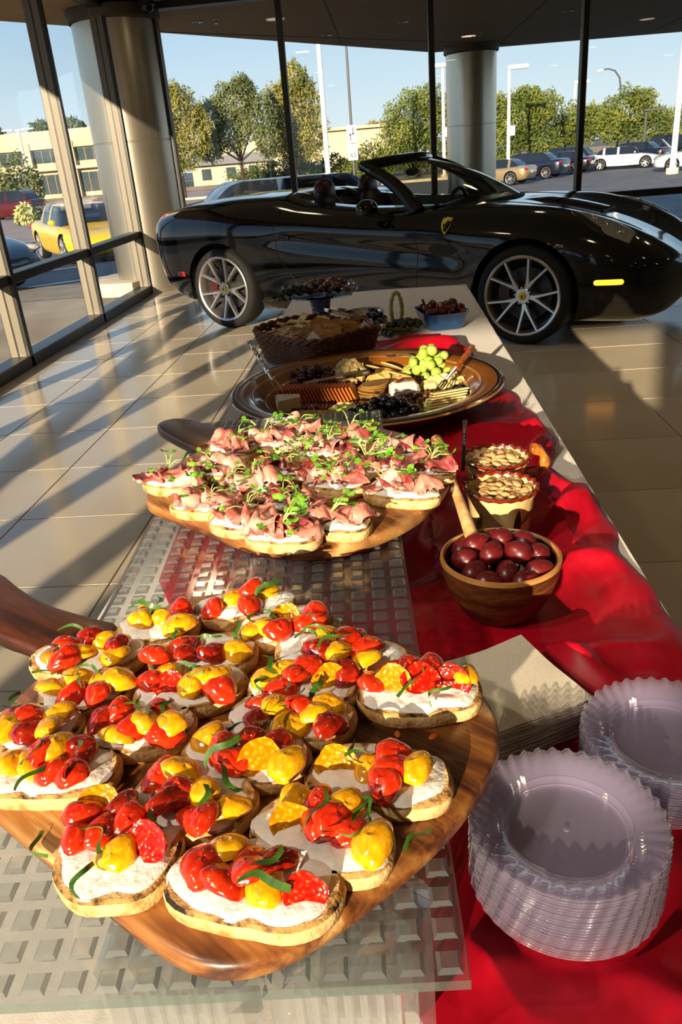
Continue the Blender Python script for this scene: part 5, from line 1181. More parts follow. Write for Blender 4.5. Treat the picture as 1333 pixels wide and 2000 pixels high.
# clear fluted plates, two stacks
M_plast = clear('clear_plastic', (.95, .94, .98), 1.49, .05, haze=.17, haze_col=(.83, .76, 1.0), gain=2.0)
PR, FL = .080, 38
def plate_fr(a, i, r, z):
    k = max(0, min(1, (r-.050)/.028)); sw = a*FL+r*170; f = math.cos(sw)*k
    return r*(1+.014*f*k*k), z+.0017*f*k
pprof = [(0, 0), (.02, 0), (.046, .0002), (.0495, .0010), (.0515, .0028), (.056, .0056), (.062, .0085), (.068, .0112), (.074, .0135), (.079, .0148), (.0802, .0142), (.078, .0132)]
plate_me = MB().lathe(pprof, FL*4, fr=plate_fr).mesh('clear_plate', M_plast)
ring_me = MB().lathe([(.0485, .0012), (.0492, .0022), (.0500, .0016)], 72).lathe([(0, .0003), (.0022, .0016), (.0028, .0003)], 14).lathe([(.052, .0062), (.0526, .0068), (.0532, .0062)], 72).mesh('moulded_ring', M_plast)
ORD = 'first second third fourth fifth sixth seventh eighth ninth tenth eleventh twelfth thirteenth fourteenth fifteenth sixteenth seventeenth eighteenth nineteenth twentieth'.split()
def ordn(k): return ORD[k] if k < 20 else 'twenty-'+ORD[k-20]
def plate_stack(x, y, n, dz, lab_top, lab, group, seed):
    rg = random.Random(seed)
    for k in range(n):
        o = place('clear_plate', plate_me, None, (x+rg.uniform(-.0004, .0004), y+rg.uniform(-.0004, .0004), RZ+k*dz), (0, 0, 2*PI/FL*rg.choice((0, 0, 0, 1))+.011*k)); tag(o, lab_top if k == n-1 else 'clear plate %s from the top of %s' % (ordn(n-1-k), lab), 'plate', group)
        if k == n-1: place('moulded_ring', ring_me, o)
plate_stack(.125, .478, 22, .0031, 'top clear fluted plate of the nearest stack', 'the nearest plate stack', 'nearest stack of clear plates', 1)
plate_stack(.247, .602, 16, .0031, 'top clear fluted plate of the stack cut by the right edge', 'the plate stack at the right edge', 'right edge stack of clear plates', 2)
# napkins
M_nap = pm('paper_napkin_white', '#cfc6b4', .9, col2='#c6bda9', scale=300, bump=.08, bscale=700)
def nap(seed):
    rg = random.Random(seed); p = rg.uniform(0, 6); S_ = .128
    def f(u, v):
        x, y = (u-.5)*S_, (v-.5)*S_; e = max(abs(2*u-1), abs(2*v-1))**4; return (x*(1+.008*math.sin(v*9+p)), y*(1+.008*math.sin(u*8+p)), .0012*e*math.sin(u*6+v*7+p*.3)+.0035*(u*v)**2)
    mb = MB().grid(f, 10, 10); top = len(mb.v); mb.add([(a, b, c-.0011) for a, b, c in mb.v], [tuple(q[::-1]) for q in mb.f])
    W = 11; bd = [i for i in range(W)]+[W*(j+1)-1 for j in range(1, W)]+[W*W-1-i for i in range(1, W)]+[W*(W-1-j) for j in range(1, W-1)]
    mb.add([], []); k = len(bd); mb.f += [(bd[i], bd[(i+1) % k], bd[(i+1) % k]+top, bd[i]+top) for i in range(k)]; mb.mi += [0]*k
    return mb.mesh('paper_napkin', M_nap, auto=60)
NM = [nap(i) for i in range(4)]; rg = random.Random(3)
for k in range(30):
    o = place('paper_napkin', NM[k % 4], None, (.108+rg.uniform(-.0012, .0012), .700+rg.uniform(-.0012, .0012), RZ+.0015+k*.00155), (0, 0, math.radians(26)+rg.uniform(-.02, .02)))
    tag(o, 'uppermost folded paper napkin of the pile beside the near board' if k == 29 else 'folded paper napkin, %s from the top of the pile beside the near board' % ordn(29-k), 'napkin', 'napkin pile')
# wooden bowl of red eggs
def superl(prof, n, name, mat, parent, c=(0, 0, 0), fr=None): return MB().lathe(prof, n, c, fr).build(name, mat, parent)
t = empty('wooden_bowl', (.13, .922, RZ), 0, 'turned wooden bowl filled with dark red eggs on the red cloth', 'bowl')
superl([(0, 0), (.044, 0), (.055, .010), (.068, .034), (.0775, .062), (.0805, .082), (.0790, .0845), (.0745, .0835), (.0715, .064), (.060, .036), (.042, .018), (0, .014)], 56, 'bowl_body', M_bowlw, t)
superl([(.0808, .0815), (.0802, .0862), (.0765, .0872), (.0742, .0840)], 56, 'rim', wood('bowl_rim_wood', [(.4, '#7a4a22'), (.6, '#a8713a'), (.8, '#c08b50')], 8, (1, 1, 8)), t)
M_egg = pm('dyed_egg', '#4f0d10', .36, col2='#67161a', scale=30, coat=.12)
def eggf(p): k = 1-.13*p[0]; return (p[0], p[1]*k, p[2]*k)
egg_me = MB().ball((0, 0, 0), (.0202, .0150, .0150), 20, 12, fn=eggf).mesh('red_egg', M_egg)
eggs = [(-.036, -.030, .078, 40), (.004, -.038, .080, 85), (.046, -.034, .079, 10), (-.047, -.004, .082, 160), (-.012, -.008, .094, 60), (.022, -.006, .092, 150), (.050, .004, .083, 100), (-.028, .026, .090, 20), (.006, .026, .097, 75), (.034, .028, .090, 130), (-.002, .050, .084, 10), (-.046, .034, .079, 60), (.024, .048, .081, 170), (-.020, -.053, .075, 5), (.026, -.054, .075, 20)]
el = ['leftmost front', 'front middle upright', 'front right', 'left rim', 'upper left of centre', 'upper right of centre', 'right rim', 'long one lying back left', 'topmost', 'back right', 'farthest', 'far left behind the spoon', 'far right', 'low front left', 'low front right']
for (x, y, z, a), s_ in zip(eggs, el):
    o = place('red_egg', egg_me, None, (.13+x, .922+y, RZ+z), (random.uniform(-.2, .2), random.uniform(-.3, .3), math.radians(a))); tag(o, 'dark red egg in the wooden bowl, ' + s_, 'egg', 'red eggs in the bowl')
# wooden spoon
t = empty('wooden_spoon', (.099, .918, RZ), 0, 'pale wooden spoon with dark olive-wood grip leaning into the egg bowl', 'spoon')
def sp(u): return Vector((lerp(.005, -.038, u), lerp(.006, .255, u), lerp(.074, .164, u)+.004*math.sin(u*PI)))
MB().tube([sp(.10+.5*i/12) for i in range(13)], [lerp(.0105, .0065, i/12) for i in range(13)], 12).build('shaft', M_spoonw, t)
MB().tube([sp(.60+.40*i/12) for i in range(13)], [.0068+.0055*math.sin(PI*i/12*.9)**1 for i in range(13)], 12).build('grip', M_olive, t)
def spb(u, v):
    a = 2*PI*u; r = .021*v; return (.001+r*math.cos(a)*.8, .004+r*math.sin(a)*1.3-.01, .066+.010*v*v-.012*(1-v)+.006*math.sin(a)*v)
MB().grid(spb, 24, 6, wrap=True).build('spoon_bowl', M_spoonw, t)
# two painted almond pots
M_pot = pm('cream_glaze', '#d8c089', .18, col2='#cdb06c', scale=14, coat=.6); M_potin = pm('pot_inside', '#c9b070', .25, coat=.4)
M_potred = pm('red_glaze_rim', '#5e1408', .2, col2='#7a2410', scale=60, coat=.6); M_leafp = pm('painted_leaf', '#1d2410', .3, coat=.4); M_lemon = pm('painted_olive_leaf', '#6c6a1e', .3, coat=.4); M_ochre = pm('painted_ochre', '#b98a2c', .25, col2='#c9a04c', scale=40, coat=.5)
M_almond = pm('almond_skin', '#b58a55', .55, col2='#d1aa76', scale=60, bump=.15, bscale=160, stretch=(1, 4, 4))
def almf(p): k = 1-.35*max(0, p[0])**1.4; return (p[0], p[1]*k, p[2]*k)
alm_me = [MB().ball((0, 0, 0), (.0112*s_, .0068*s_, .0042*s_), 12, 8, fn=almf).mesh('almond', M_almond) for s_ in (.92, 1.0, 1.1)]
def pot(x, y, lab, alab, handle, seed, n=46):
    t = empty('almond_pot', (x, y, RZ), 0, lab, 'pot'); H = .100
    def rip(a, i, r, z): return (r*(1+.028*math.cos(a*20)), z+.0012*math.cos(a*20)) if i >= 4 and i <= 8 else (r, z)
    superl([(0, 0), (.040, 0), (.0425, .004), (.047, .05), (.0520, .086), (.0565, H-.003), (.057, H), (.0545, H), (.0505, .088), (.0455, .05), (.041, .008), (0, .006)], 80, 'body', M_pot, t, fr=lambda a, i, r, z: (r*(1+.022*math.cos(a*20)), z+.0012*math.cos(a*20)) if 5 <= i <= 7 else (r, z))
    superl([(.0562, H-.004), (.0585, H-.001), (.0580, H+.0022), (.0545, H+.0018), (.0525, H-.002)], 120, 'scalloped_rim', M_potred, t, fr=lambda a, i, r, z: (r*(1+.024*math.cos(a*20)), z+.0014*math.cos(a*20)))
    superl([(.0437, .010), (.0445, .020), (.0452, .028)], 60, 'ochre_band', M_ochre, t, fr=lambda a, i, r, z: (r+.0006, z))
    def onpot(a, z, o=.0012): r = float(np.interp(z, [0, .004, .05, .086, .1], [.040, .0425, .047, .052, .0565]))+o; return (r*math.cos(a), r*math.sin(a), z)
    def leaf(name, a0, z0, ang, L_, W_, mat):
        mb = MB(); P = []; F = []
        for i in range(13):
            u = i/12; w_ = W_*math.sin(PI*u)**.8*(1-.25*u); s_ = (u-.5)*L_
            for sg in (-1, 0, 1): dx, dz = s_*math.cos(ang)-sg*w_*math.sin(ang), s_*math.sin(ang)+sg*w_*math.cos(ang); P.append(onpot(a0+dx/.048, z0+dz))
        for i in range(12): F += [(3*i, 3*i+1, 3*i+4, 3*i+3), (3*i+1, 3*i+2, 3*i+5, 3*i+4)]
        mb.add(P, F).build(name, mat, t)
    leaf('painted_leaf', -PI/2+.42, .052, PI/2, .056, .0072, M_leafp); leaf('painted_leaf', -PI/2+.98, .066, .62, .05, .006, M_lemon); leaf('painted_leaf', -PI/2-.9, .05, 1.2, .05, .006, M_lemon)
    if handle:
        pts = [(.055+.030*math.sin(q)*1.0, .012, .082+.026*math.cos(q)) for q in np.linspace(.2, PI-.1, 14)]
        MB().tube(pts, [.0085+.002*math.sin(i*1.2) for i in range(14)], 12).build('handle', pm('brown_glaze', '#8a4414', .2, col2='#c07a2c', scale=70, coat=.6), t)
    rg = random.Random(seed); pts = []
    for k in range(n):
        for _ in range(60):
            a = rg.uniform(0, 2*PI); r = .0415*math.sqrt(rg.random()); p = (r*math.cos(a), r*math.sin(a))
            if all(math.hypot(p[0]-q[0], p[1]-q[1]) > .0095 for q in pts): break
        pts.append(p); z = .0895+.006*(1-(r/.0415)**2)+rg.uniform(-.001, .0045)
        o = place('almond', rg.choice(alm_me), None, (x+p[0], y+p[1], RZ+z), (rg.uniform(-.5, .5), rg.uniform(-.6, .6), rg.uniform(0, 6.28))); tag(o, alab, 'almond', alab)
    superl([(0, .089), (.025, .088), (.045, .086)], 40, 'almond_bed', M_almond, t)
pot(.157, 1.118, 'front cream pot of almonds with a dark painted leaf', 'almond heaped in the front cream pot', False, 4)
pot(.166, 1.246, 'rear cream pot of almonds with a brown ear-shaped handle', 'almond heaped in the rear handled pot', True, 9)
t = empty('thin_scoop', (.108, 1.225, RZ+.086), 0, 'thin black rod with silver tip standing in the rear almond pot', 'utensil')
MB().tube([(0, 0, 0), (.004, .003, .075)], .0030, 10).build('handle', M_dark, t); MB().tube([(.004, .003, .075), (.0045, .003, .088)], .0038, 10).build('tip', M_chrome, t)

# ---- big platter of cheese and fruit
M_plat = pm('amber_glaze', '#6e3a10', .16, col2='#8f5418', scale=5, coat=.8); M_platd = pm('dark_glaze_line', '#120a06', .2, coat=.6); M_plate = pm('tan_glaze_rim', '#8d6130', .2, col2='#a37640', scale=8, coat=.7)
PX, PY = -.073, 1.90; pl = empty('cheese_platter', (PX, PY, RZ), 0, 'huge round amber pottery platter loaded with cheese, fruit and crackers', 'platter')
superl([(0, 0), (.235, 0), (.245, .004), (.30, .040), (.335, .056), (.341, .058), (.341, .063), (.334, .066), (.300, .062), (.270, .050), (.235, .022), (.215, .016), (0, .014)], 96, 'dish', M_plat, pl)
superl([(.325, .0652), (.331, .0664), (.337, .0652), (.3395, .0640)], 96, 'dark_rim_line', M_platd, pl); superl([(.3415, .0578), (.3435, .0605), (.3415, .0635)], 96, 'outer_rim', M_plate, pl)
for r, z in ((.255, .0385), (.285, .0573)): superl([(r-.003, z-.0018), (r, z+.0012), (r+.003, z+.0020)], 96, 'glaze_ring', M_plate, pl)
PZ = RZ+.014
def bunch(name, cx, cy, rx, ry, h, n, r, mat, lab, seed, stem='#6a5a2a', lz=0):
    t = empty(name, (cx, cy, PZ+lz), 0, lab, 'grapes'); rg = random.Random(seed); me = MB().ball((0, 0, 0), (r, r*.93, r*.93), 14, 9).mesh('grape', mat); pts = []
    for k in range(n):
        for _ in range(80):
            a = rg.uniform(0, 2*PI); q = math.sqrt(rg.random()); x, y = q*rx*math.cos(a), q*ry*math.sin(a); z = r+h*(1-q*q)*rg.uniform(.25, 1)
            if all((x-u)**2+(y-v)**2+(z-w_)**2 > (1.62*r)**2 for u, v, w_ in pts): break
        pts.append((x, y, z)); place('grape', me, t, (x, y, z), (rg.uniform(-1, 1), rg.uniform(-1, 1), rg.uniform(0, 6)), rg.uniform(.88, 1.1))
    sm = MB()
    for x, y, z in pts[::2]: sm.tube([(0, 0, h*.6), (x*.6, y*.6, z)], .0012, 5)
    sm.build('stalk', pm('grape_stalk', stem, .7), t); return t
M_gg = pm('green_grape', '#8fae3a', .22, col2='#b7cc62', scale=40, sss=.35, coat=.3); M_gr = pm('red_grape', '#3a0a14', .22, col2='#551420', scale=50, coat=.3); M_gb = pm('black_grape', '#07070f', .16, col2='#0e0c18', scale=50, coat=.5)
bunch('green_grapes', .098, 2.09, .068, .062, .070, 34, .0145, M_gg, 'bunch of bright green grapes heaped at the back right of the platter', 1)
bunch('red_grapes', -.225, 2.08, .085, .055, .040, 34, .0135, M_gr, 'bunch of dark red grapes at the back left of the platter', 2)
bunch('black_grapes', -.030, 1.715, .092, .055, .045, 44, .0128, M_gb, 'large bunch of black grapes at the front of the platter', 3)
bunch('black_grape_cluster', .165, 1.86, .050, .036, .022, 14, .0125, M_gb, 'small cluster of black grapes at the right rim of the platter', 4)
# cheeses
def chunk(seed, s_):
    rg = random.Random(seed); mb = MB().ball((0, 0, 0), (s_, s_*.85, s_*.75), 8, 5, fn=lambda p: tuple(math.copysign(abs(c)**.45, c)*(1+.12*math.sin(9*c+seed)) for c in p)); return mb
M_ched = pm('orange_cheddar', '#b5590e', .45, col2='#c96c18', scale=30); M_pale = pm('pale_cheese', '#d6bb74', .55, col2='#e3cd92', scale=40, bump=.15, bscale=80); M_brie = pm('brie_rind', '#d9d0bf', .8, col2='#c9b699', scale=25, bump=.2, bscale=90); M_briei = pm('brie_inside', '#d9bf8a', .5)
M_goat = pm('white_goat_cheese', '#dcd9cf', .8, col2='#cfcabd', scale=60, bump=.2, bscale=120); M_rind = pm('gold_rind', '#a97c2e', .7, col2='#6d4a1a', scale=120, lo=.4, hi=.7, bump=.2, bscale=150); M_crk = pm('cracker_tan', '#9c7434', .7, col2='#7b5622', scale=60); M_dried = pm('dried_fruit', '#3a0f0c', .4, col2='#5a1c14', scale=60, coat=.3)
M_brown = pm('candied_nuts', '#3d1a0c', .4, col2='#66301a', scale=70, coat=.4, bump=.3, bscale=120); M_disc_c = pm('provolone', '#c9a95c', .5, col2='#d8bd78', scale=30)
def heap(name, part, cx, cy, rx, ry, n, s_, mat, lab, cat, seed, h=.02, group=None):
    rg = random.Random(seed); ms = [chunk(seed+i, s_).mesh(part, mat, auto=40) for i in range(3)]; glab = lab
    for k in range(n):
        a = rg.uniform(0, 2*PI); q = math.sqrt((k+.5)/n); x, y = q*rx*math.cos(k*2.4), q*ry*math.sin(k*2.4); z = s_*.7+h*(1-q*q)
        o = place(name, ms[k % 3], None, (cx+x, cy+y, PZ+z), (rg.uniform(-.6, .6), rg.uniform(-.6, .6), a), rg.uniform(.8, 1.15)); tag(o, lab, cat, lab)
heap('cheese_crumble', 'crumble', -.120, 2.085, .045, .055, 26, .0145, M_pale, 'crumbly pale cheese chunk beside the red grapes', 'cheese', 11, .045)
heap('cheese_cube', 'cube', .138, 1.965, .062, .040, 20, .0130, M_pale, 'diced pale cheese piece beside the green grapes', 'cheese', 12, .022)
heap('cheese_shard', 'shard', -.125, 1.79, .035, .025, 9, .0125, M_pale, 'small white cheese shard left of the black grapes', 'cheese', 13, .014)
heap('dried_berry', 'berry', -.205, 1.785, .065, .035, 22, .0100, M_dried, 'dark dried berry in front of the cheddar slices', 'dried fruit', 14, .018)
heap('candied_nut', 'nut', .048, 1.86, .055, .030, 20, .0085, M_brown, 'candied brown nut around the white goat cheese', 'nut', 15, .016)
sl = MB().box((0, 0, .021), (.005, .050, .040), b=.001).mesh('cheddar_slice', M_ched, False)
for k in range(22): tag(place('cheddar_slice', sl, None, (-.290+k*.0092, 1.925+.010*math.sin(k*.25), PZ+.002), (0, math.radians(-24), math.radians(-8))), 'orange cheddar slice, %s from the left in the row before the red grapes' % ordn(k), 'cheese', 'orange cheddar slice row')
disc = MB().lathe([(0, 0), (.034, 0), (.035, .001), (.035, .003), (.034, .004), (0, .004)], 32).mesh('cheese_round', M_disc_c, auto=40)
for k, (x, y, z, rx, ry) in enumerate([(-.045, 2.05, .012, .35, -.2), (-.020, 2.075, .018, .3, .1), (.010, 2.05, .024, .25, .25), (-.005, 2.11, .028, .5, .1), (-.05, 2.12, .022, .45, -.2), (.030, 2.095, .020, .3, .4), (-.03, 2.02, .008, .3, -.1), (.018, 2.01, .008, .2, .2)]): tag(place('cheese_round', disc, None, (x, y, PZ+z), (rx, ry, k*.7)), 'thin round pale cheese slice between crumble and green grapes', 'cheese', 'thin round pale cheese slices')
crk = MB().lathe([(0, 0), (.036, 0), (.0375, .002), (.036, .004), (0, .004)], 32).mesh('round_cracker', M_crk, auto=40)
for k in range(6): tag(place('round_cracker', crk, None, (-.072+.004*k, 1.945+.003*(k % 2), PZ+.002+k*.0052), (.05, -.06, k)), 'round brown cracker, %s from the bottom of the low stack in the platter middle' % ordn(k), 'cracker', 'round brown cracker stack')
def wedge(name, cx, cy, a, L_, W_, H_, m_side, m_in, lab):
    t = empty(name, (cx, cy, PZ+.001), a, lab, 'cheese'); o = [(0, -.012), (L_, -W_/2), (L_*1.06, 0), (L_, W_/2), (0, .012)]
    MB().prism(o, .001, H_-.002).build('paste', m_in, t, False)
    MB().prism([(L_*.985, -W_/2-.001), (L_*1.075, -W_*.25), (L_*1.09, 0), (L_*1.075, W_*.25), (L_*.985, W_/2+.001), (L_*1.03, 0)], 0, H_, 0).build('rind', m_side, t, False)
    MB().prism([(-.001, -.0125), (L_*1.0, -W_/2-.0005), (L_*1.06, 0), (L_, W_/2+.0005), (-.001, .0125)], H_-.0022, H_).build('top_rind', m_side, t, False)
wedge('brie_wedge', -.235, 1.83, math.radians(190), .055, .062, .044, M_brie, M_briei, 'thick white brie wedge with a fork stuck in at the left rim')
wedge('hard_cheese_wedge', -.130, 1.725, math.radians(178), .10, .050, .030, M_rind, M_pale, 'hard cheese wedge with golden rind at the front left of the platter')
t = empty('goat_cheese', (.022, 1.92, PZ), .2, 'white goat cheese block behind the candied nuts', 'cheese'); MB().box((0, 0, .020), (.072, .046, .040), b=.009).build('block', M_goat, t); MB().tube([(-.02, -.01, .041), (.0, .005, .044), (.025, .0, .042)], .005, 6).build('topping', M_brown, t)
fs = MB().prism([(-.045, -.024), (.045, -.024), (.050, .020), (-.035, .024)], 0, .0036).mesh('fanned_cheese', M_pale, False)
for k in range(9): tag(place('fanned_cheese', fs, None, (.100+.0030*k, 1.735+.0085*k, PZ+.008+.0040*k), (math.radians(-14), 0, math.radians(22))), 'fanned pale cheese slice, %s from the front at the right of the platter' % ordn(k), 'cheese', 'fanned pale cheese slices')
# serving cutlery on the platter
def fork(x0, z0, x1, z1, lab, hm, tw=False):
    a, b = Vector((*x0, z0)), Vector((*x1, z1)); d = (b-a); t = empty('serving_fork', a, 0, lab, 'fork'); n = d.normalized(); s_ = n.cross(Vector((0, 0, 1))).normalized(); L_ = d.length
    if tw:
        for ph in (0, PI): MB().tube([n*L_*.66*u+(s_*math.cos(u*34+ph)+n.cross(s_)*math.sin(u*34+ph))*.0032 for u in np.linspace(0, 1, 60)], .0034, 6).build('twisted_handle', hm, t)
    else: MB().tube([n*L_*.52*u for u in np.linspace(0, 1, 8)], [.0055, .0075, .0082, .0085, .0085, .008, .0070, .0055], 10).build('handle', hm, t)
    MB().tube([n*L_*.52, n*L_*.78], [.0045, .0035], 8).build('neck', M_chrome, t)
    for q in (-1, 0, 1) if not tw else (-1, 1): MB().tube([n*L_*.77, n*L_*.82+s_*q*.007, n*L_+s_*q*.0075], [.0028, .0022, .0012], 6).build('tine', M_chrome, t)
fork((-.405, 2.165), PZ+.115, (-.285, 1.850), PZ+.050, 'silver fork with twisted handle stuck into the brie wedge', M_chrome, True)
fork((.214, 2.075), PZ+.080, (.100, 1.800), PZ+.045, 'serving fork with glossy orange-brown handle resting over the diced cheese', pm('amber_handle', '#a34a10', .2, col2='#c46a1c', scale=60, coat=.7))
fork((-.065, 1.985), PZ+.053, (-.235, 1.925), PZ+.049, 'steel fork lying across the orange cheddar slices', M_chrome)
t = empty('cheese_spreader', (.065, 2.115, PZ+.05), math.radians(160), 'silver spreader leaning behind the thin round cheese slices', 'spreader'); MB().tube([(0, 0, 0), (.03, 0, .008), (.06, .004, .006)], [.004, .003, .003], 8).build('handle', M_chrome, t); MB().ball((.075, .004, .004), (.022, .010, .002), 14, 8).build('blade', M_chrome, t)

# ---- basket of bread and crackers
M_wick = pm('dark_wicker', '#3b1f0e', .55, col2='#6d3f1c', scale=80, bump=.3, bscale=200); M_cr2 = pm('flat_cracker', '#b98a4c', .75, col2='#ecd6a6', scale=45, lo=.35, hi=.6, bump=.2, bscale=120); M_melba = pm('brown_toast_slice', '#7d4a18', .7, col2='#b07c38', scale=40, bump=.2, bscale=100)
BX, BY, BA = -.24, 2.435, math.radians(-46); bk = empty('wicker_basket', (BX, BY, RZ), BA, 'dark wicker basket filled with crackers and toasts behind the platter', 'basket')
def rrect(a, L_, W_, r=.05):
    c, s_ = math.cos(a), math.sin(a); p = 5; k = ((abs(c)/L_)**p+(abs(s_)/W_)**p)**(-1/p); return k*c, k*s_
def bring(z, off=0, amp=0, ph=0, r=.0042, n=120):
    f = 1+.20*z/.09; lift = lambda a: .012*abs(math.cos(a))**3*z/.09
    return [(*[q*f for q in rrect(2*PI*i/n, .150+off+amp*math.cos(i*PI/2+ph), .122+off+amp*math.cos(i*PI/2+ph))], z+lift(2*PI*i/n)) for i in range(n+1)]
for k in range(11): MB().tube(bring(.006+k*.0075, 0, .0022, PI*(k % 2)), .0042, 6, cap=False).build('woven_row', M_wick, bk)
for k in range(60):
    a = 2*PI*(k+.5)/60; x, y = rrect(a, .150, .122); MB().tube([(x, y, 0), (x*1.1, y*1.1, .045), (x*1.2, y*1.2, .088+.012*abs(math.cos(a))**3)], .0026, 5).build('stake', M_wick, bk)
for ph in (0, PI): MB().tube([(p[0]*(1+.012*math.cos(i*.9+ph)), p[1]*(1+.012*math.cos(i*.9+ph)), p[2]+.006+.005*math.sin(i*.9+ph)) for i, p in enumerate(bring(.086))], .0060, 6, cap=False).build('braided_rim', M_wick, bk)
MB().grid(lambda u, v: tuple(c*v for c in rrect(2*PI*u, .150, .122))+(.003,), 48, 4, wrap=True).build('base', M_wick, bk)
lin = MB().grid(lambda u, v: (lambda x, y, q: (x*q*(1+.18*max(0, v-.5)), y*q*(1+.18*max(0, v-.5)), .008+.075*max(0, v-.6)/.4+.008*math.sin(u*40)*max(0, v-.7)))(*rrect(2*PI*u, .140, .112), min(1, v*1.05)), 72, 12, wrap=True); lin.build('paper_lining', M_linen, bk)
ck = [MB().prism([(-.045, -.013), (.045, -.015), (.048, .012), (-.042, .014)], 0, .0028).mesh('flat_cracker', M_cr2, False), MB().prism([(-.058, -.012), (.05, -.015), (.056, .012), (-.05, .014)], 0, .0026).mesh('flat_cracker', M_cr2, False)]
ml = MB().prism(smooth_loop([(-.04, -.022), (.04, -.024), (.046, .0), (.038, .024), (-.04, .022)], 2), 0, .007, .0015).mesh('toast_slice', M_melba); rg = random.Random(8); cb, sb_ = math.cos(BA), math.sin(BA)
for k in range(44):
    u, v = rg.uniform(-.115, .01), rg.uniform(-.085, .085); x, y = BX+u*cb-v*sb_, BY+u*sb_+v*cb; z = .068+.030*(1-(v/.1)**2)+.012*(k/44)
    tag(place('flat_cracker', ck[k % 2], None, (x, y, RZ+z), (rg.uniform(-.5, .5), rg.uniform(-.5, .3), BA+rg.uniform(-.8, .8)+1.2)), 'thin flat cracker heaped in the left half of the wicker basket', 'cracker', 'thin flat crackers in the basket')
for k in range(22):
    u, v = .02+.11*((k*.618) % 1), rg.uniform(-.08, .085); x, y = BX+u*cb-v*sb_, BY+u*sb_+v*cb; z = .070+.032*(1-(v/.1)**2)+.008*(k/22)
    tag(place('toast_slice', ml, None, (x, y, RZ+z), (rg.uniform(.3, .9), rg.uniform(-.3, .3), BA+rg.uniform(-.4, .4)+.6)), 'brown oval toast slice heaped in the right half of the wicker basket', 'toast slice', 'brown toast slices in the basket')
for k, (x, y, lab) in enumerate([(-.235, 2.27, 'white paper corner sticking up at the front of the wicker basket'), (-.085, 2.375, 'white paper corner at the right rim of the wicker basket')]):
    tag(MB().add([(-.03, 0, 0), (.03, 0, .0), (0, .012, .03), (0, .02, .0)], [(0, 1, 2), (0, 2, 3), (1, 3, 2)]).build('paper_corner', M_linen, None, False, loc=(x, y, RZ+.092), rot=(0, 0, BA+.8)), lab, 'paper')
t = empty('serving_tongs', (-.065, 2.375, RZ+.118), math.radians(120), 'silver serving tongs lying across the toast slices in the basket', 'tongs')
for sg in (-1, 1):
    MB().grid(lambda u, v: (.30*u, sg*(.004+.013*math.sin(PI*u*.8)*.9)+(v-.5)*.002, .006*math.sin(PI*u)+(v-.5)*.017*(1-.3*u)), 16, 2).build('arm', M_chrome, t)
MB().lathe([(0, -.009), (.006, -.009), (.006, .009), (0, .009)], 14).build('hinge', M_chrome, t)

# ---- blue cake stand with salami
M_blue = pm('cobalt_glaze', '#0d1f4a', .15, col2='#16306c', scale=10, coat=.8); M_blue2 = pm('blue_white_stripe', '#8fa3bf', .2, col2='#1c3464', scale=26, lo=.46, hi=.54, coat=.7); M_sal = pm('cured_sausage', '#2c0a07', .4, col2='#5e1e16', scale=60, lo=.35, hi=.7, coat=.3); M_pars = pm('parsley', '#14260c', .5, col2='#27441a', scale=60)
CX, CY = -.268, 2.985; ct = empty('cake_stand', (CX, CY, TZ+.002), math.radians(8), 'square cobalt blue cake stand with ruffled striped edge at the far end', 'cake stand')
superl([(0, 0), (.062, 0), (.060, .008), (.042, .022), (.034, .05), (.040, .09), (.052, .112), (0, .115)], 40, 'pedestal', M_blue, ct)
def sq(a, r): c, s_ = math.cos(a), math.sin(a); return r*(abs(c)**5+abs(s_)**5)**(-1/5)
MB().grid(lambda u, v: (sq(2*PI*u, .120*v)*math.cos(2*PI*u), sq(2*PI*u, .120*v)*math.sin(2*PI*u), .114+.012*v**4), 64, 8, wrap=True).grid(lambda u, v: (sq(2*PI*u, .118*v)*math.cos(2*PI*u), sq(2*PI*u, .118*v)*math.sin(2*PI*u), .108+.010*v**4), 64, 4, wrap=True).build('square_plate', M_blue, ct)
MB().grid(lambda u, v: (sq(2*PI*u, .119+.024*v)*math.cos(2*PI*u), sq(2*PI*u, .119+.024*v)*math.sin(2*PI*u), .124+.020*v+.005*math.sin(u*2*PI*28)*v), 224, 4, wrap=True).build('ruffled_edge', M_blue2, ct)
sal = [MB().ball((0, 0, 0), (.030, .024, .010), 12, 6, fn=lambda p: (p[0]*(1+.2*math.sin(5*p[1])), p[1], p[2]+.3*math.sin(4*p[0]))).mesh('salami_fold', M_sal), MB().ball((0, 0, 0), (.022, .020, .014), 12, 6, fn=lambda p: (p[0], p[1]*(1+.2*math.cos(5*p[0])), p[2])).mesh('salami_fold', M_sal)]
for k in range(30):
    x, y = CX+.018+rg.uniform(-.075, .085), CY+rg.uniform(-.08, .09); z = .128+.028*(1-((x-CX-.018)/.1)**2)*rg.uniform(.5, 1.1)+.006*(k/30)
    tag(place('salami_fold', sal[k % 2], None, (x, y, TZ+z), (rg.uniform(-.6, .6), rg.uniform(-.6, .6), rg.uniform(0, 6))), 'dark red salami fold heaped on the blue cake stand', 'salami', 'salami folds on the cake stand')
t = empty('parsley_garnish', (CX-.075, CY-.085, TZ+.132), 0, 'dark green parsley at the left corner of the cake stand', 'garnish'); foliage('leaves', [(0, 0, .016, .06, .035, .022), (-.05, -.03, .004, .04, .02, .012)], 420, .008, M_pars, t, 0, 5); MB().tube([(0, 0, .006), (-.05, -.02, .004), (-.10, -.05, -.004)], .0018, 5).build('stalk', M_stem, t)

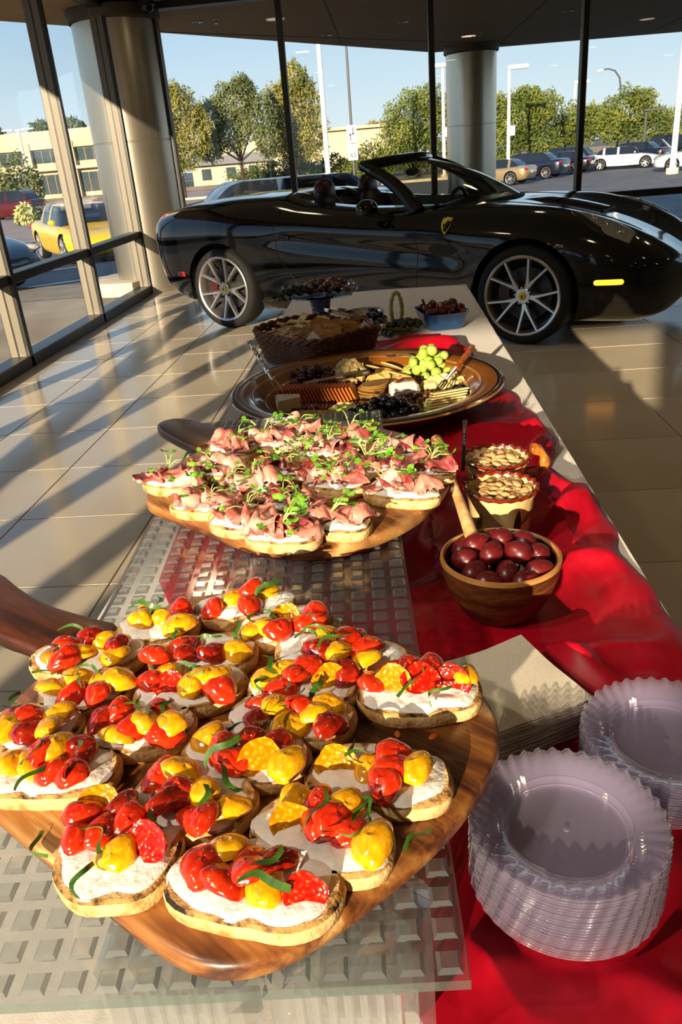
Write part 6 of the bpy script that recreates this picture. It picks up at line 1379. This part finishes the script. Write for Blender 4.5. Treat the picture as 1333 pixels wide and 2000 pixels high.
# ---- far right: blue dish, loop-handled dish, black olives
M_dish = pm('denim_blue_glaze', '#1f4c80', .2, col2='#275a92', scale=14, coat=.6); DX, DY, DA = .178, 2.835, math.radians(12)
bd = empty('blue_dish', (DX, DY, TZ+.003), DA, 'small blue loaf-shaped dish of red fruit near the far right', 'dish')
def bl(u, v):
    a = 2*PI*u; prof = [(0, 0), (.75, 0), (.80, .004), (1.0, .056), (1.03, .060), (.99, .060), (.93, .054), (.76, .012), (0, .010)]; k = v*8; i = int(min(k, 7)); q = k-i; s_ = lerp(prof[i][0], prof[i+1][0], q); z = lerp(prof[i][1], prof[i+1][1], q); x, y = rrect(a, .082, .105); return (x*s_, y*s_, z)
MB().grid(bl, 64, 24, wrap=True).build('dish_body', M_dish, bd, auto=50)
M_straw = pm('red_fruit', '#4a0a08', .3, col2='#7d1c14', scale=50, coat=.4); M_straw2 = pm('pink_fruit', '#a8604c', .35, col2='#7d1c14', scale=40, coat=.3)
fr_ = [chunk(70, .016).mesh('fruit_piece', M_straw), chunk(71, .014).mesh('fruit_piece', M_straw2)]
for k in range(26):
    u, v = rg.uniform(-.06, .06), rg.uniform(-.08, .08); tag(place('fruit_piece', fr_[1 if k % 6 == 0 else 0], None, (DX+u*math.cos(DA)-v*math.sin(DA), DY+u*math.sin(DA)+v*math.cos(DA), TZ+.050+.022*(1-(v/.09)**2)+.002*(k % 4)), (rg.uniform(-1, 1), rg.uniform(-1, 1), rg.uniform(0, 6))), 'dark red fruit piece heaped in the small blue dish', 'fruit', 'red fruit pieces in the blue dish')
t = empty('dish_spoon', (DX-.055, DY-.02, TZ+.055), 0, 'dark spoon handle leaning out of the small blue dish', 'spoon'); MB().tube([(.03, .03, 0), (0, 0, .02), (-.012, -.01, .050)], [.006, .003, .005], 8).build('handle', M_sgrey, t); MB().ball((.04, .04, -.004), (.02, .014, .006), 12, 6).build('spoon_bowl', M_sgrey, t)
M_lime = pm('lime_glaze', '#8a8a26', .2, col2='#b3ac4a', scale=50, coat=.6); LX, LY = .030, 2.768
ld = empty('loop_dish', (LX, LY, TZ+.004), 0, 'lime glazed leaf dish with a tall loop handle, holding dark green olives', 'dish')
MB().grid(lambda u, v: (.085*v*math.cos(2*PI*u)*(1+.06*math.sin(u*2*PI*9)*v), .060*v*math.sin(2*PI*u), .006+.020*v**3), 72, 8, wrap=True).lathe([(.03, 0), (.034, 0), (.036, .006), (.03, .007)], 28).build('dish_body', M_lime, ld)
lp = [(-.012+.019*math.sin(a), .012, .078-.058*math.cos(a)) for a in np.linspace(0, 2*PI, 41)]; MB().tube(lp, [.0068+.0012*math.cos(i*2.2) for i in range(41)], 10, cap=False).build('loop_handle', M_lime, ld)
M_olv = pm('green_olive', '#18240e', .3, col2='#26361a', scale=40, coat=.3); om = MB().ball((0, 0, 0), (.014, .011, .011), 14, 8).mesh('green_olive', M_olv)
for k in range(20):
    a = k*2.4; q = math.sqrt((k+.5)/20); tag(place('green_olive', om, None, (LX+.016+.062*q*math.cos(a), LY-.006+.040*q*math.sin(a), TZ+.030+.014*(1-q*q)), (0, .4, a)), 'dark green olive on the lime loop-handled dish', 'olive', 'dark green olives on the lime dish')
for k, (x, y) in enumerate([(.0, 2.715), (-.01, 2.74), (.012, 2.695)]): tag(place('green_olive', om, None, (x-.02, y, TZ+.014), (0, 0, k)), 'dark green olive fallen on the cloth left of the lime dish', 'olive', 'olives fallen on the cloth')
t = empty('beaded_dish', (-.10, 3.02, TZ+.003), 0, 'small silver dish with a pearl beaded rim behind the black grapes', 'dish')
superl([(0, .004), (.04, .004), (.06, .020), (.066, .034), (.063, .034), (.056, .020), (.038, .008), (0, .008)], 40, 'dish_body', M_chrome, t)
bme = MB().ball((0, 0, 0), .0052, 10, 6).mesh('bead', pm('pearl', '#cfc7b4', .25, coat=.5))
for k in range(36):
    for z, r in ((.036, .066), (.028, .067)): a = 2*PI*(k+.5*(z < .03))/36; place('bead', bme, t, (r*math.cos(a), r*math.sin(a), z))
b_ = bunch('dark_grape_sprig', -.062, 2.875, .045, .075, .045, 24, .0135, M_gb, 'sprig of black grapes lying on the white cloth beside the beaded dish', 21); b_.location.z = TZ+.002
t = empty('paper_card', (-.02, 2.78, TZ+.004), .3, 'small cream card lying on the cloth beside the black grape sprig', 'card'); MB().box((0, 0, .001), (.09, .06, .0016)).build('card', M_linen, t, False)
